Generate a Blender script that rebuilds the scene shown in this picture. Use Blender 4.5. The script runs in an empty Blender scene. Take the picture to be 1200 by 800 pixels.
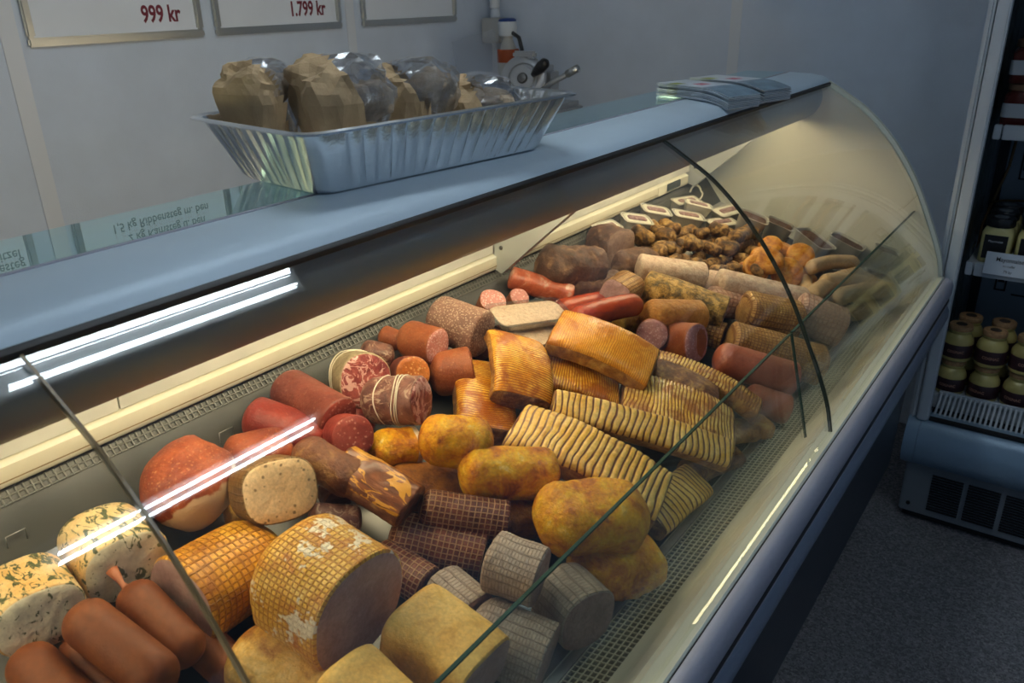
import bpy, bmesh, math, random
from mathutils import Vector as V, Matrix, noise as N
R_ = random.Random(7)
sc = bpy.context.scene
col = sc.collection
# ------------------------------------------------------------------ camera, world, light, exposure
CAM = V((0, 0, 1.5)); YAW, PIT, ROL, FPX = -0.629466, -0.403613, -0.022672, 955.83
fw = V((math.sin(YAW)*math.cos(PIT), math.cos(YAW)*math.cos(PIT), math.sin(PIT)))
rt0 = fw.cross(V((0, 0, 1))).normalized(); up0 = rt0.cross(fw)
rt = rt0*math.cos(ROL) + up0*math.sin(ROL); up = up0*math.cos(ROL) - rt0*math.sin(ROL)
cd = bpy.data.cameras.new('camera'); cam = bpy.data.objects.new('camera', cd); col.objects.link(cam)
m3 = Matrix((rt, up, -fw)).transposed(); cam.matrix_world = Matrix.Translation(CAM) @ m3.to_4x4()
cd.sensor_width = 36; cd.lens = FPX*36/1200; cd.clip_start = .02
cd.dof.use_dof = True; cd.dof.focus_distance = 1.45; cd.dof.aperture_fstop = 9.0
sc.camera = cam
w = bpy.data.worlds.new('world'); sc.world = w; w.use_nodes = True
w.node_tree.nodes['Background'].inputs[0].default_value = (.30, .47, .70, 1)
w.node_tree.nodes['Background'].inputs[1].default_value = .27
sc.view_settings.view_transform = 'Standard'; sc.view_settings.look = 'None'
sc.view_settings.exposure = 0.0; sc.view_settings.gamma = 1.0; sc.view_settings.use_curve_mapping = False
sc.cycles.max_bounces = 10; sc.cycles.transparent_max_bounces = 24; sc.cycles.use_denoising = True
CEIL_LAMP, CASE_LAMP = 44.0, 34.0      # emission strengths of the ceiling tubes and of the tube inside the case

# ------------------------------------------------------------------ materials
MATS = {}
def newmat(name):
    m = bpy.data.materials.new(name); m.use_nodes = True
    nt = m.node_tree; b = nt.nodes['Principled BSDF']; MATS[name] = m
    return m, nt, b
def c4(c): return (c[0], c[1], c[2], 1)
def nd(nt, t, **kw):
    n = nt.nodes.new(t)
    for k, v in kw.items():
        if k.startswith('i_'): n.inputs[k[2:].replace('_', ' ')].default_value = v
        else: setattr(n, k, v)
    return n
def coords(nt, rand=True):
    tc = nd(nt, 'ShaderNodeTexCoord')
    if not rand: return tc.outputs['Object']
    oi = nd(nt, 'ShaderNodeObjectInfo'); mu = nd(nt, 'ShaderNodeMath', operation='MULTIPLY'); mu.inputs[1].default_value = 9
    nt.links.new(oi.outputs['Random'], mu.inputs[0])
    ad = nd(nt, 'ShaderNodeVectorMath', operation='ADD'); nt.links.new(tc.outputs['Object'], ad.inputs[0]); nt.links.new(mu.outputs[0], ad.inputs[1])
    return ad.outputs[0]
def noise_n(nt, vec, scale, detail=4, rough=.55, dist=0):
    n = nd(nt, 'ShaderNodeTexNoise'); n.inputs['Scale'].default_value = scale; n.inputs['Detail'].default_value = detail
    n.inputs['Roughness'].default_value = rough; n.inputs['Distortion'].default_value = dist
    nt.links.new(vec, n.inputs['Vector']); return n.outputs['Fac']
def ramp(nt, fac, stops, interp='LINEAR'):
    r = nd(nt, 'ShaderNodeValToRGB'); cr = r.color_ramp; cr.interpolation = interp
    while len(cr.elements) > 1: cr.elements.remove(cr.elements[-1])
    for k, (p, c) in enumerate(stops):
        e = cr.elements[0] if k == 0 else cr.elements.new(p)
        e.position = p; e.color = c4(c) if len(c) == 3 else c
    nt.links.new(fac, r.inputs[0]); return r.outputs[0]
def mix(nt, fac, a, b, mode='MIX'):
    n = nd(nt, 'ShaderNodeMix', data_type='RGBA', blend_type=mode)
    for s, v in ((0, fac), (6, a), (7, b)):
        if hasattr(v, 'links'): nt.links.new(v, n.inputs[s])
        else: n.inputs[s].default_value = v if s == 0 else c4(v)
    return n.outputs[2]
def mth(nt, op, a, b=None, c=None):
    n = nd(nt, 'ShaderNodeMath', operation=op)
    for k, v in enumerate((a, b, c)):
        if v is None: continue
        if hasattr(v, 'links'): nt.links.new(v, n.inputs[k])
        else: n.inputs[k].default_value = v
    return n.outputs[0]
def tight(stops, k=.6): return [(.5+(p-.5)*k, c) for p, c in stops]
def grain(nt, v, c, amt=.10, sc_=190):
    g = ramp(nt, noise_n(nt, v, sc_, 3, .7), [(.36, (1-amt*1.6,)*3), (.64, (1+amt,)*3)])
    return mix(nt, 1.0, c, g, 'MULTIPLY')
def bump(nt, b, h, strength=.4, dist=.003):
    n = nd(nt, 'ShaderNodeBump'); n.inputs['Strength'].default_value = min(1, strength*1.8); n.inputs['Distance'].default_value = dist*1.4
    nt.links.new(h, n.inputs['Height']); nt.links.new(n.outputs[0], b.inputs['Normal'])
def setp(b, rough=.5, metal=0, spec=.5):
    b.inputs['Roughness'].default_value = rough; b.inputs['Metallic'].default_value = metal; b.inputs['Specular IOR Level'].default_value = spec
def plain(name, c, rough=.5, metal=0, var=0, vs=20, bmp=0, bs=60, spec=.5):
    m, nt, b = newmat(name); setp(b, rough, metal, spec); b.inputs['Base Color'].default_value = c4(c)
    if var or bmp: v = coords(nt)
    if var:
        f = noise_n(nt, v, vs); d = [max(0, x*(1-var)) for x in c]; l = [min(1, x*(1+var)) for x in c]
        nt.links.new(ramp(nt, f, [(.3, d), (.7, l)]), b.inputs['Base Color'])
    if bmp: bump(nt, b, noise_n(nt, v, bs), bmp, .002)
    return m
def mottle(name, stops, scale, rough=.45, bs=90, bstr=.35, detail=5, dist=.4, spec=.5, specks=None):
    m, nt, b = newmat(name); setp(b, rough, 0, spec); v = coords(nt)
    c = grain(nt, v, ramp(nt, noise_n(nt, v, scale*1.6, detail, .68, dist), tight(stops)))
    if specks:
        sc_, thr, cc = specks; vo = nd(nt, 'ShaderNodeTexVoronoi'); vo.inputs['Scale'].default_value = sc_; nt.links.new(v, vo.inputs['Vector'])
        c = mix(nt, ramp(nt, vo.outputs['Distance'], [(thr, (1, 1, 1)), (thr+.08, (0, 0, 0))]), c, cc)
    nt.links.new(c, b.inputs['Base Color'])
    bump(nt, b, mth(nt, 'ADD', noise_n(nt, v, bs, 6, .7), mth(nt, 'MULTIPLY', noise_n(nt, v, bs*.35, 3), 1.2)), bstr, .005); return m
def net(name, stops, netc, cell, wid, rough=.5, scale=18, amt=.8, cell2=None, bstr=.6, patch=None):
    m, nt, b = newmat(name); setp(b, rough); v = coords(nt)
    uv = nd(nt, 'ShaderNodeUVMap'); dn = nd(nt, 'ShaderNodeTexNoise'); dn.inputs['Scale'].default_value = 14
    nt.links.new(v, dn.inputs['Vector'])
    d2 = nd(nt, 'ShaderNodeVectorMath', operation='MULTIPLY_ADD'); nt.links.new(dn.outputs['Color'], d2.inputs[0])
    d2.inputs[1].default_value = (cell*.9, cell*.9, 0); nt.links.new(uv.outputs[0], d2.inputs[2])
    sp = nd(nt, 'ShaderNodeSeparateXYZ'); nt.links.new(d2.outputs[0], sp.inputs[0])
    lines = []
    for k, ce in ((0, cell), (1, cell2 or cell)):
        q = mth(nt, 'PINGPONG', mth(nt, 'DIVIDE', sp.outputs[k], ce), .5)
        lines.append(ramp(nt, q, [(wid*.4, (1, 1, 1)), (wid, (0, 0, 0))]))
    mx = mth(nt, 'MAXIMUM', lines[0], lines[1])
    c = grain(nt, v, ramp(nt, noise_n(nt, v, scale*1.8, 5, .68, .5), tight(stops)))
    c2 = mix(nt, mth(nt, 'MULTIPLY', mx, amt), c, netc)
    if patch:
        pc, pscale, thr = patch
        pf = ramp(nt, noise_n(nt, v, pscale, 4, .7), [(thr, (0, 0, 0)), (thr+.03, (1, 1, 1))])
        c2 = mix(nt, pf, c2, pc)
    nt.links.new(c2, b.inputs['Base Color'])
    h = mth(nt, 'ADD', mx, mth(nt, 'MULTIPLY', noise_n(nt, v, 70), .6)); bump(nt, b, h, bstr, .0035); return m
def marble(name, meat, meat2, fat, scale, thr=.5, rough=.35, veins=True, uvs=None):
    m, nt, b = newmat(name); setp(b, rough); v = coords(nt)
    if uvs:
        u_ = nd(nt, 'ShaderNodeUVMap'); mp = nd(nt, 'ShaderNodeMapping'); mp.inputs['Scale'].default_value = (uvs[0], uvs[1], 1); nt.links.new(u_.outputs[0], mp.inputs[0]); v = mp.outputs[0]
    mc = grain(nt, v, ramp(nt, noise_n(nt, v, scale*2.2, 4), [(.4, meat), (.6, meat2)]), .10)
    if veins:
        rd = mth(nt, 'ABSOLUTE', mth(nt, 'SUBTRACT', noise_n(nt, v, scale, 3, .6, .5 if uvs else 1.6), .5))
        wd = mth(nt, 'MULTIPLY', ramp(nt, noise_n(nt, v, scale*.6, 2, .5, .5), [(.35, (.02, .02, .02)), (.65, (.32, .32, .32))]), thr)
        f = mth(nt, 'LESS_THAN', rd, wd)
    else:
        f = ramp(nt, noise_n(nt, v, scale, 6, .65, .6), [(thr, (0, 0, 0)), (thr+.05, (1, 1, 1))])
    nt.links.new(mix(nt, f, mc, fat), b.inputs['Base Color']); bump(nt, b, noise_n(nt, v, 160), .2, .002); return m
def salami(name, base, base2, fat, scale, thr=.33, rough=.45, spec=.4):
    m, nt, b = newmat(name); setp(b, rough, 0, spec); v = coords(nt)
    c = grain(nt, v, ramp(nt, noise_n(nt, v, 22, 4), [(.4, base), (.6, base2)]), .10)
    vo = nd(nt, 'ShaderNodeTexVoronoi'); vo.inputs['Scale'].default_value = scale; vo.inputs['Randomness'].default_value = 1; nt.links.new(v, vo.inputs['Vector'])
    f = ramp(nt, mth(nt, 'ADD', vo.outputs['Distance'], mth(nt, 'MULTIPLY_ADD', noise_n(nt, v, scale*1.5), .5, -.25)), [(thr, (1, 1, 1)), (thr+.08, (0, 0, 0))])
    nt.links.new(mix(nt, f, c, fat), b.inputs['Base Color']); bump(nt, b, noise_n(nt, v, 140), .3, .002); return m
def herb(name, stops, scale, green, gs, thr):
    m, nt, b = newmat(name); setp(b, .4); v = coords(nt)
    c = grain(nt, v, ramp(nt, noise_n(nt, v, scale, 4), tight(stops)), .07)
    mp = nd(nt, 'ShaderNodeMapping'); mp.inputs['Scale'].default_value = (1, 1.9, 1.3); nt.links.new(v, mp.inputs[0])
    f = ramp(nt, noise_n(nt, mp.outputs[0], gs, 3, .6, 1.2), [(thr, (0, 0, 0)), (thr+.035, (1, 1, 1))])
    nt.links.new(mix(nt, f, c, green), b.inputs['Base Color']); bump(nt, b, noise_n(nt, v, 60), .35, .003); return m
def rind(name, c1, c2, groove, spacing, glaze, gl=.5, rough=.3, gw=.16):
    m, nt, b = newmat(name); setp(b, rough); v = coords(nt); uv = nd(nt, 'ShaderNodeUVMap'); sp = nd(nt, 'ShaderNodeSeparateXYZ'); nt.links.new(uv.outputs[0], sp.inputs[0])
    vv = mth(nt, 'DIVIDE', sp.outputs[1], spacing)
    q = mth(nt, 'PINGPONG', vv, .5)
    gm = ramp(nt, mth(nt, 'ADD', q, mth(nt, 'MULTIPLY_ADD', noise_n(nt, v, 40), .12, -.06)), [(gw*.5, (1, 1, 1)), (gw, (0, 0, 0))])
    c = grain(nt, v, ramp(nt, noise_n(nt, v, 24, 5, .65, .4), [(.4, c1), (.6, c2)]), .10, 150)
    gf = ramp(nt, noise_n(nt, v, 19, 4, .65, .4), [(gl, (0, 0, 0)), (gl+.12, (1, 1, 1))])
    c = mix(nt, mth(nt, 'MULTIPLY', gf, .85), c, glaze)
    nt.links.new(mix(nt, gm, c, groove), b.inputs['Base Color']); bump(nt, b, noise_n(nt, v, 110), .3, .002); return m
def thin_glass(name, tint, rough=0.0, k=1.0, f0=.04, gc=(1, 1, 1)):
    m = bpy.data.materials.new(name); m.use_nodes = True; nt = m.node_tree; MATS[name] = m
    nt.nodes.remove(nt.nodes['Principled BSDF']); out = nt.nodes['Material Output']
    lw = nd(nt, 'ShaderNodeLayerWeight'); lw.inputs['Blend'].default_value = .5
    f = mth(nt, 'MULTIPLY_ADD', mth(nt, 'POWER', lw.outputs['Facing'], 5.0), .96*k, f0*k)
    t = nd(nt, 'ShaderNodeBsdfTransparent'); t.inputs[0].default_value = c4(tint)
    g = nd(nt, 'ShaderNodeBsdfGlossy'); g.inputs['Roughness'].default_value = rough; g.inputs['Color'].default_value = c4(gc)
    mx = nd(nt, 'ShaderNodeMixShader'); nt.links.new(f, mx.inputs[0]); nt.links.new(t.outputs[0], mx.inputs[1]); nt.links.new(g.outputs[0], mx.inputs[2])
    nt.links.new(mx.outputs[0], out.inputs[0]); return m
def emis(name, c, s):
    m, nt, b = newmat(name); b.inputs['Base Color'].default_value = (.9, .9, .9, 1); b.inputs['Emission Color'].default_value = c4(c); b.inputs['Emission Strength'].default_value = s; return m

plain('wallpaint', (.58, .66, .78), .55, 0, .05, 6, .15, 220)
plain('walltrim', (.66, .70, .76), .4)
plain('ceiling', (.6, .6, .6), .8)
def floor_mat():
    m, nt, b = newmat('terrazzo'); setp(b, .5, 0, .3); v = coords(nt, False)
    vo = nd(nt, 'ShaderNodeTexVoronoi'); vo.inputs['Scale'].default_value = 170; nt.links.new(v, vo.inputs['Vector'])
    sp = nd(nt, 'ShaderNodeSeparateColor'); nt.links.new(vo.outputs['Color'], sp.inputs[0])
    c = ramp(nt, sp.outputs[0], [(0, (.05, .05, .06)), (.3, (.16, .16, .18)), (.6, (.24, .24, .26)), (.9, (.36, .36, .37))], 'CONSTANT')
    c = mix(nt, .5, c, ramp(nt, noise_n(nt, v, 320, 2), [(.3, (.09, .09, .10)), (.7, (.32, .32, .34))]))
    nt.links.new(c, b.inputs['Base Color'])
floor_mat()
plain('case_top', (.60, .73, .84), .5, .2, .04, 4)
plain('gasket', (.012, .012, .014), .5)
plain('steel', (.46, .45, .45), .30, .9, .06, 5)
plain('visor', (.22, .25, .29), .45, .45, .06, 4)
plain('cream', (.72, .68, .55), .45, 0, .05, 7)
plain('slabgrey', (.56, .56, .52), .5, 0, .12, 12)
plain('endcream', (.74, .73, .62), .4, 0, .04, 3)
plain('liner', (.085, .088, .085), .4, .3, .35, 6)
plain('rear_mesh', (.16, .16, .15), .5)
plain('deckmetal', (.34, .33, .31), .38, .6, .15, 6)
plain('traysteel', (.55, .54, .50), .35, .6)
plain('blacktray', (.02, .022, .024), .3)
plain('darksteel', (.11, .11, .105), .3, .6)
plain('grille', (.55, .52, .42), .45)
plain('grilledark', (.02, .02, .02), .6)
plain('sill', (.60, .63, .57), .65, 0, .05, 9, 0, 60, .2)
plain('rail', (.42, .43, .52), .55, .3)
plain('bumper', (.16, .20, .28), .4)
plain('skirt', (.05, .055, .07), .5)
plain('bracket', (.50, .52, .50), .4, .3)
plain('screw', (.15, .15, .15), .4, .8)
plain('display', (.03, .045, .05), .2)
plain('ivory', (.78, .74, .60), .5)
plain('foil', (.80, .82, .84), .25, 1, 0, 10, .35, 26)
plain('kraft', (.54, .37, .20), .75, 0, .2, 12, .5, 50)
thin_glass('case_glass', (.955, .975, .965), 0, 1.0)
thin_glass('deflector_glass', (.93, .955, .935), 0, .9)
plain('glass_edge', (.006, .045, .034), .6, 0, 0, 20, 0, 60, .1)
thin_glass('shelf_glass', (.78, .90, .89), 0, 1.6, .08, (.78, .96, 1.0))
thin_glass('film', (.88, .89, .91), .22, 1.6, .07)
thin_glass('clear_plastic', (.88, .89, .88), .08, 1.8, .06)
plain('seam_dark', (.015, .03, .025), .3)
plain('seam_pale', (.26, .17, .07), .3)  # near glass joint: the edge's warm reflection is put into this colour
plain('frame_alu', (.48, .50, .50), .3, .8)
plain('paper', (.74, .79, .86), .6, 0, .03, 5)
plain('print_red', (.16, .012, .03), .6); plain('print_grey', (.10, .11, .12), .6)
emis('ceiling_tube', (.80, .92, 1.0), CEIL_LAMP); emis('case_tube', (1.0, .79, .48), CASE_LAMP)
plain('lampwhite', (.8, .8, .8), .5)
# foods
net('ham_gold', [(.25, (.40, .13, .01)), (.5, (.72, .32, .016)), (.75, (.86, .46, .04))], (.40, .13, .012), .0092, .15, .36, 12, .62)
net('ham_pale', [(.25, (.58, .20, .02)), (.45, (.80, .44, .05)), (.7, (.88, .58, .14))], (.52, .17, .025), .0088, .16, .42, 9, .62, patch=((.92, .82, .64), 17, .56))
mottle('ham_cut', [(.35, (.36, .21, .19)), (.65, (.44, .28, .25))], 20, .4, 60, .12)
net('grey_net', [(.3, (.42, .33, .26)), (.7, (.54, .44, .35))], (.27, .19, .14), .012, .12, .6, 16, .5, .0055, patch=((.74, .70, .62), 9, .70))
mottle('grey_cut', [(.3, (.30, .18, .15)), (.7, (.40, .25, .21))], 30, .45)
net('brown_net', [(.3, (.10, .022, .012)), (.7, (.20, .05, .022))], (.56, .33, .16), .0085, .16, .42, 18, .7)
mottle('dark_cut', [(.3, (.07, .025, .022)), (.7, (.14, .05, .04))], 30, .35)
mottle('roast_yellow', [(.2, (.26, .06, .004)), (.36, (.60, .18, .003)), (.5, (.80, .34, .003)), (.68, (.90, .50, .008)), (.88, (.90, .70, .30))], 15, .25, 60, .8, 9)
mottle('roast_orange', [(.3, (.18, .05, .008)), (.6, (.42, .15, .012)), (.8, (.55, .24, .03))], 24, .42, 80, .5)
mottle('chicken_cut', [(.3, (.72, .55, .36)), (.7, (.82, .68, .48))], 30, .5)
mottle('turkey_tan', [(.3, (.72, .40, .06)), (.7, (.88, .58, .15))], 10, .5, 30, .3)
mottle('knuckle', [(.25, (.40, .17, .025)), (.5, (.76, .45, .09)), (.75, (.88, .62, .22))], 16, .35, 45, .5)
mottle('liver_sausage', [(.3, (.17, .046, .012)), (.7, (.25, .076, .02))], 9, .5, 40, .12, spec=.3)
herb('terrine_coat', [(.3, (.70, .38, .10)), (.7, (.80, .60, .30))], 12, (.075, .09, .035), 48, .535)
herb('terrine_cut', [(.3, (.66, .60, .44)), (.7, (.76, .70, .52))], 14, (.11, .13, .055), 44, .60)
salami('poultry_cut', (.84, .58, .30), (.88, .65, .37), (.30, .20, .10), 75, .13)
net('poultry_coat', [(.3, (.19, .10, .03)), (.7, (.31, .17, .05))], (.13, .065, .02), .009, .15, .5, 20, .5)
salami('pepper_red', (.22, .034, .010), (.36, .078, .024), (.46, .18, .07), 170, .18, .55)
mottle('netting_cream', [(.3, (.58, .42, .27)), (.7, (.70, .54, .38))], 20, .55, 60, .5)
salami('salami_skin', (.17, .035, .022), (.25, .060, .038), (.30, .12, .08), 150, .16, .45)
salami('salami_red', (.24, .028, .02), (.32, .045, .03), (.40, .12, .085), 150, .12, .38)
salami('salami_cut', (.24, .035, .025), (.32, .06, .04), (.50, .22, .16), 150, .22, .4)
salami('salami_pink', (.55, .20, .17), (.62, .26, .22), (.76, .50, .44), 190, .3, .45)
salami('salami_orange', (.26, .06, .018), (.34, .095, .03), (.42, .18, .07), 190, .14, .55)
salami('chorizo_cut', (.46, .12, .02), (.58, .19, .04), (.70, .36, .14), 150, .24, .4)
salami('salami_grey', (.20, .10, .075), (.30, .16, .115), (.50, .36, .26), 210, .30, .55)
marble('coppa_cut', (.20, .03, .03), (.36, .08, .065), (.62, .36, .31), 30, .20)
marble('coppa_skin', (.12, .04, .03), (.24, .10, .07), (.36, .23, .16), 24, .2, .45)
mottle('coppa_net', [(.3, (.30, .22, .12)), (.7, (.44, .34, .20))], 26, .6)
marble('bacon_face', (.13, .035, .014), (.26, .08, .025), (.60, .28, .025), 30, .16, .3, True, (1.0, .35))
mottle('dried_meat', [(.3, (.15, .05, .025)), (.55, (.24, .09, .04)), (.75, (.40, .20, .07))], 22, .35, 60, .5)
rind('rind_pale', (.84, .48, .07), (.92, .63, .18), (.15, .045, .018), .0118, (.58, .24, .06), .60, .38, .18)
rind('rind_gold', (.72, .28, .012), (.90, .52, .07), (.34, .085, .006), .0050, (.38, .08, .004), .47, .18, .22)
rind('rind_glaze', (.76, .44, .07), (.88, .62, .20), (.24, .08, .02), .0072, (.34, .11, .035), .47, .22, .22)
rind('rind_smooth', (.70, .28, .02), (.82, .40, .05), (.46, .14, .01), .0042, (.50, .15, .008), .5, .22, .18)
mottle('pork_meat', [(.25, (.11, .04, .03)), (.5, (.24, .10, .05)), (.75, (.50, .29, .10))], 26, .45, 70, .6)
mottle('pork_side', [(.25, (.24, .08, .02)), (.5, (.48, .21, .04)), (.75, (.70, .43, .13))], 22, .4, 50, .6)
mottle('roast_beef', [(.3, (.07, .03, .018)), (.55, (.15, .07, .04)), (.75, (.32, .18, .09))], 20, .5, 60, .7)
mottle('beef_cut', [(.3, (.24, .14, .10)), (.7, (.32, .20, .14))], 40, .6, 90, .5)
mottle('pack_red', [(.4, (.40, .075, .03)), (.55, (.52, .12, .05)), (.72, (.62, .42, .32))], 12, .2, 30, .2)
mottle('red_sausage', [(.3, (.34, .035, .010)), (.7, (.48, .075, .022))], 14, .25, 30, .25)
mottle('red_sausage_dull', [(.3, (.36, .085, .04)), (.7, (.48, .14, .07))], 14, .28, 40, .2)
mottle('salt_pork', [(.3, (.58, .38, .26)), (.5, (.72, .53, .38)), (.75, (.80, .65, .48))], 26, .6, 60, .4)
mottle('pork_pink', [(.3, (.46, .27, .25)), (.7, (.60, .38, .35))], 30, .4)
mottle('pepper_roll', [(.3, (.09, .055, .012)), (.45, (.30, .17, .03)), (.6, (.62, .36, .08)), (.8, (.78, .50, .16))], 30, .38, 80, .6, specks=(240, .2, (.12, .09, .04)))
mottle('golden_casing', [(.3, (.46, .17, .02)), (.7, (.62, .28, .05))], 40, .3, 130, .4)
net('loin_net', [(.3, (.44, .21, .05)), (.7, (.66, .38, .11))], (.22, .07, .025), .0095, .18, .42, 20, .65)
net('pink_net', [(.3, (.58, .34, .24)), (.7, (.70, .47, .34))], (.44, .18, .12), .012, .16, .45, 20, .5)
mottle('yellow_gel', [(.3, (.40, .20, .03)), (.7, (.66, .42, .09))], 30, .3)
salami('cracknel_cut', (.44, .19, .19), (.52, .25, .24), (.64, .40, .38), 180, .25, .4)
mottle('crackling', [(.28, (.035, .015, .006)), (.45, (.14, .06, .016)), (.6, (.40, .21, .05)), (.8, (.62, .40, .14))], 30, .45, 80, .6)
mottle('smoked_bun', [(.3, (.38, .11, .012)), (.55, (.66, .27, .03)), (.8, (.80, .45, .09))], 20, .28, 60, .3)
mottle('beige_sausage', [(.3, (.50, .32, .15)), (.7, (.62, .42, .22))], 16, .4, 40, .2)
mottle('pate_brown', [(.3, (.075, .035, .025)), (.7, (.15, .075, .05))], 70, .6, 120, .6)
mottle('pate_pink', [(.3, (.62, .44, .31)), (.6, (.72, .55, .40)), (.8, (.52, .31, .2))], 60, .45, 90, .4)
mottle('lard_white', [(.3, (.72, .67, .52)), (.7, (.80, .76, .62))], 20, .4)
mottle('brawn_purple', [(.3, (.22, .10, .11)), (.55, (.36, .20, .19)), (.75, (.6, .48, .42))], 90, .4, 120, .7)
plain('string', (.72, .65, .52), .8); plain('casing_tip', (.42, .14, .06), .45, 0, .2, 40)
# cooler and bench
plain('cooler_white', (.50, .55, .60), .4); plain('cooler_blue', (.26, .38, .50), .35, .2); plain('cooler_back', (.26, .31, .37), .45)
plain('cooler_side', (.20, .25, .26), .12, .2); plain('cooler_base', (.22, .25, .28), .45, .3); plain('slot_black', (.008, .009, .011), .6)
plain('mustard', (.42, .35, .12), .3); plain('cork', (.34, .19, .085), .8, 0, .3, 120); plain('stamp', (.03, .018, .012), .7)
plain('wine_label', (.028, .008, .012), .5); plain('label_print', (.36, .20, .14), .5)
plain('mayo', (.70, .62, .28), .3); plain('blacklid', (.012, .012, .014), .3); plain('tagwhite', (.62, .68, .76), .5)
plain('jam', (.07, .012, .010), .12); plain('copper_lid', (.30, .16, .10), .35, .6); plain('labelwhite', (.42, .46, .50), .6)
plain('cable', (.16, .09, .03), .6)
plain('slicer_body', (.40, .42, .45), .35, .6); plain('blackplastic', (.012, .012, .014), .35); plain('dispenser', (.46, .46, .44), .5)
plain('bluecap', (.01, .045, .22), .4); plain('orangeband', (.40, .07, .01), .5); plain('counter', (.4, .41, .43), .4, .5)
plain('leaf_photo', (.16, .24, .31), .35, 0, .4, 22); plain('leaf_white', (.62, .67, .72), .5); plain('leaf_green', (.30, .33, .05), .5); plain('leaf_pink', (.50, .12, .17), .5)

# ------------------------------------------------------------------ geometry helpers
def link(name, me, parent=None, mats=(), loc=None, smooth=True):
    o = bpy.data.objects.new(name, me); col.objects.link(o)
    for m in ([mats] if isinstance(mats, str) else mats):
        if len(me.materials) < len([mats] if isinstance(mats, str) else mats): me.materials.append(MATS[m])
    if parent: o.parent = parent
    if loc is not None: o.location = loc
    if smooth and me.polygons: me.polygons.foreach_set('use_smooth', [True]*len(me.polygons))
    return o
def sharp(o, deg=35):
    me = o.data; bm = bmesh.new(); bm.from_mesh(me); a = math.radians(deg)
    for e in bm.edges:
        if len(e.link_faces) == 2: e.smooth = e.calc_face_angle(0) < a
    bm.to_mesh(me); bm.free(); return o
def tag(o, label=None, cat=None, group=None, kind=None):
    if label: o['label'] = label
    if cat: o['category'] = cat
    if group: o['group'] = group
    if kind: o['kind'] = kind
    return o
def empty(name, loc=(0, 0, 0), rz=0):
    o = bpy.data.objects.new(name, None); col.objects.link(o); o.location = loc; o.rotation_euler = (0, 0, rz); o.empty_display_size = .02; return o
def mesh(name, vs, fs): me = bpy.data.meshes.new(name); me.from_pydata([tuple(v) for v in vs], [], fs); me.update(); return me
def fixn(me):
    bm = bmesh.new(); bm.from_mesh(me); bmesh.ops.recalc_face_normals(bm, faces=bm.faces); bm.to_mesh(me); bm.free(); return me
def boxes(name, lst, bev=0):
    vs, fs = [], []
    for (x0, x1, y0, y1, z0, z1) in lst:
        k = len(vs)
        vs += [(x0, y0, z0), (x1, y0, z0), (x1, y1, z0), (x0, y1, z0), (x0, y0, z1), (x1, y0, z1), (x1, y1, z1), (x0, y1, z1)]
        fs += [tuple(k+i for i in f) for f in ((0, 3, 2, 1), (4, 5, 6, 7), (0, 1, 5, 4), (1, 2, 6, 5), (2, 3, 7, 6), (3, 0, 4, 7))]
    me = mesh(name, vs, fs)
    if bev:
        bm = bmesh.new(); bm.from_mesh(me); bmesh.ops.bevel(bm, geom=bm.edges[:], offset=bev, segments=2, affect='EDGES', clamp_overlap=True); bm.to_mesh(me); bm.free()
    return me
def box(name, x0, x1, y0, y1, z0, z1, mat, parent=None, bev=.002):
    c = V(((x0+x1)/2, (y0+y1)/2, z0)); 
    me = boxes(name, [(x0-c.x, x1-c.x, y0-c.y, y1-c.y, 0, z1-z0)], bev)
    return sharp(link(name, me, parent, mat, c), 50)
def extrude(name, prof, y0, y1, mat, parent=None, ny=1, deg=40):
    n = len(prof); vs = []; fs = []
    for j in range(ny+1):
        y = y0+(y1-y0)*j/ny; vs += [(x, y, z) for x, z in prof]
    for j in range(ny):
        for i in range(n): fs.append((j*n+i, j*n+(i+1) % n, (j+1)*n+(i+1) % n, (j+1)*n+i))
    fs += [tuple(range(n))[::-1], tuple(ny*n+i for i in range(n))]
    return sharp(link(name, fixn(mesh(name, vs, fs)), parent, mat), deg)
def cr(pts, sub=6):
    P = [V((p[0], 0, p[1])) for p in pts]; P = [P[0]*2-P[1]]+P+[P[-1]*2-P[-2]]; out = []
    for i in range(1, len(P)-2):
        for k in range(sub):
            t = k/sub; a, b, c, d = P[i-1:i+3]
            q = .5*((2*b)+(c-a)*t+(2*a-5*b+4*c-d)*t*t+(3*b-a-3*c+d)*t**3); out.append((q.x, q.z))
    out.append(tuple(pts[-1])); return out
def offset(prof, d):
    out = []
    for i, p in enumerate(prof):
        a = prof[max(i-1, 0)]; b = prof[min(i+1, len(prof)-1)]; tx, tz = b[0]-a[0], b[1]-a[1]; l = math.hypot(tx, tz)
        out.append((p[0]-tz/l*d, p[1]+tx/l*d))
    return out
def tube(name, pts, r, mat, parent=None, closed=False, seg=8, loc=None):
    P = [V(p) for p in pts]; n = len(P); vs = []; fs = []; prev = None
    for i in range(n):
        a = P[i-1] if (i or closed) else P[i]; b = P[(i+1) % n] if (i < n-1 or closed) else P[i]; t = (b-a).normalized()
        if prev is None: s = t.orthogonal().normalized()
        else: s = (prev-t*prev.dot(t)).normalized()
        prev = s; u = t.cross(s); rr = r[i] if isinstance(r, (list, tuple)) else r
        vs += [P[i]+(s*math.cos(k*2*math.pi/seg)+u*math.sin(k*2*math.pi/seg))*rr for k in range(seg)]
    for i in range(n if closed else n-1):
        j = (i+1) % n
        for k in range(seg): fs.append((i*seg+k, i*seg+(k+1) % seg, j*seg+(k+1) % seg, j*seg+k))
    if not closed: fs += [tuple(range(seg))[::-1], tuple((n-1)*seg+k for k in range(seg))]
    return link(name, fixn(mesh(name, vs, fs)), parent, mat, loc)
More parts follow.
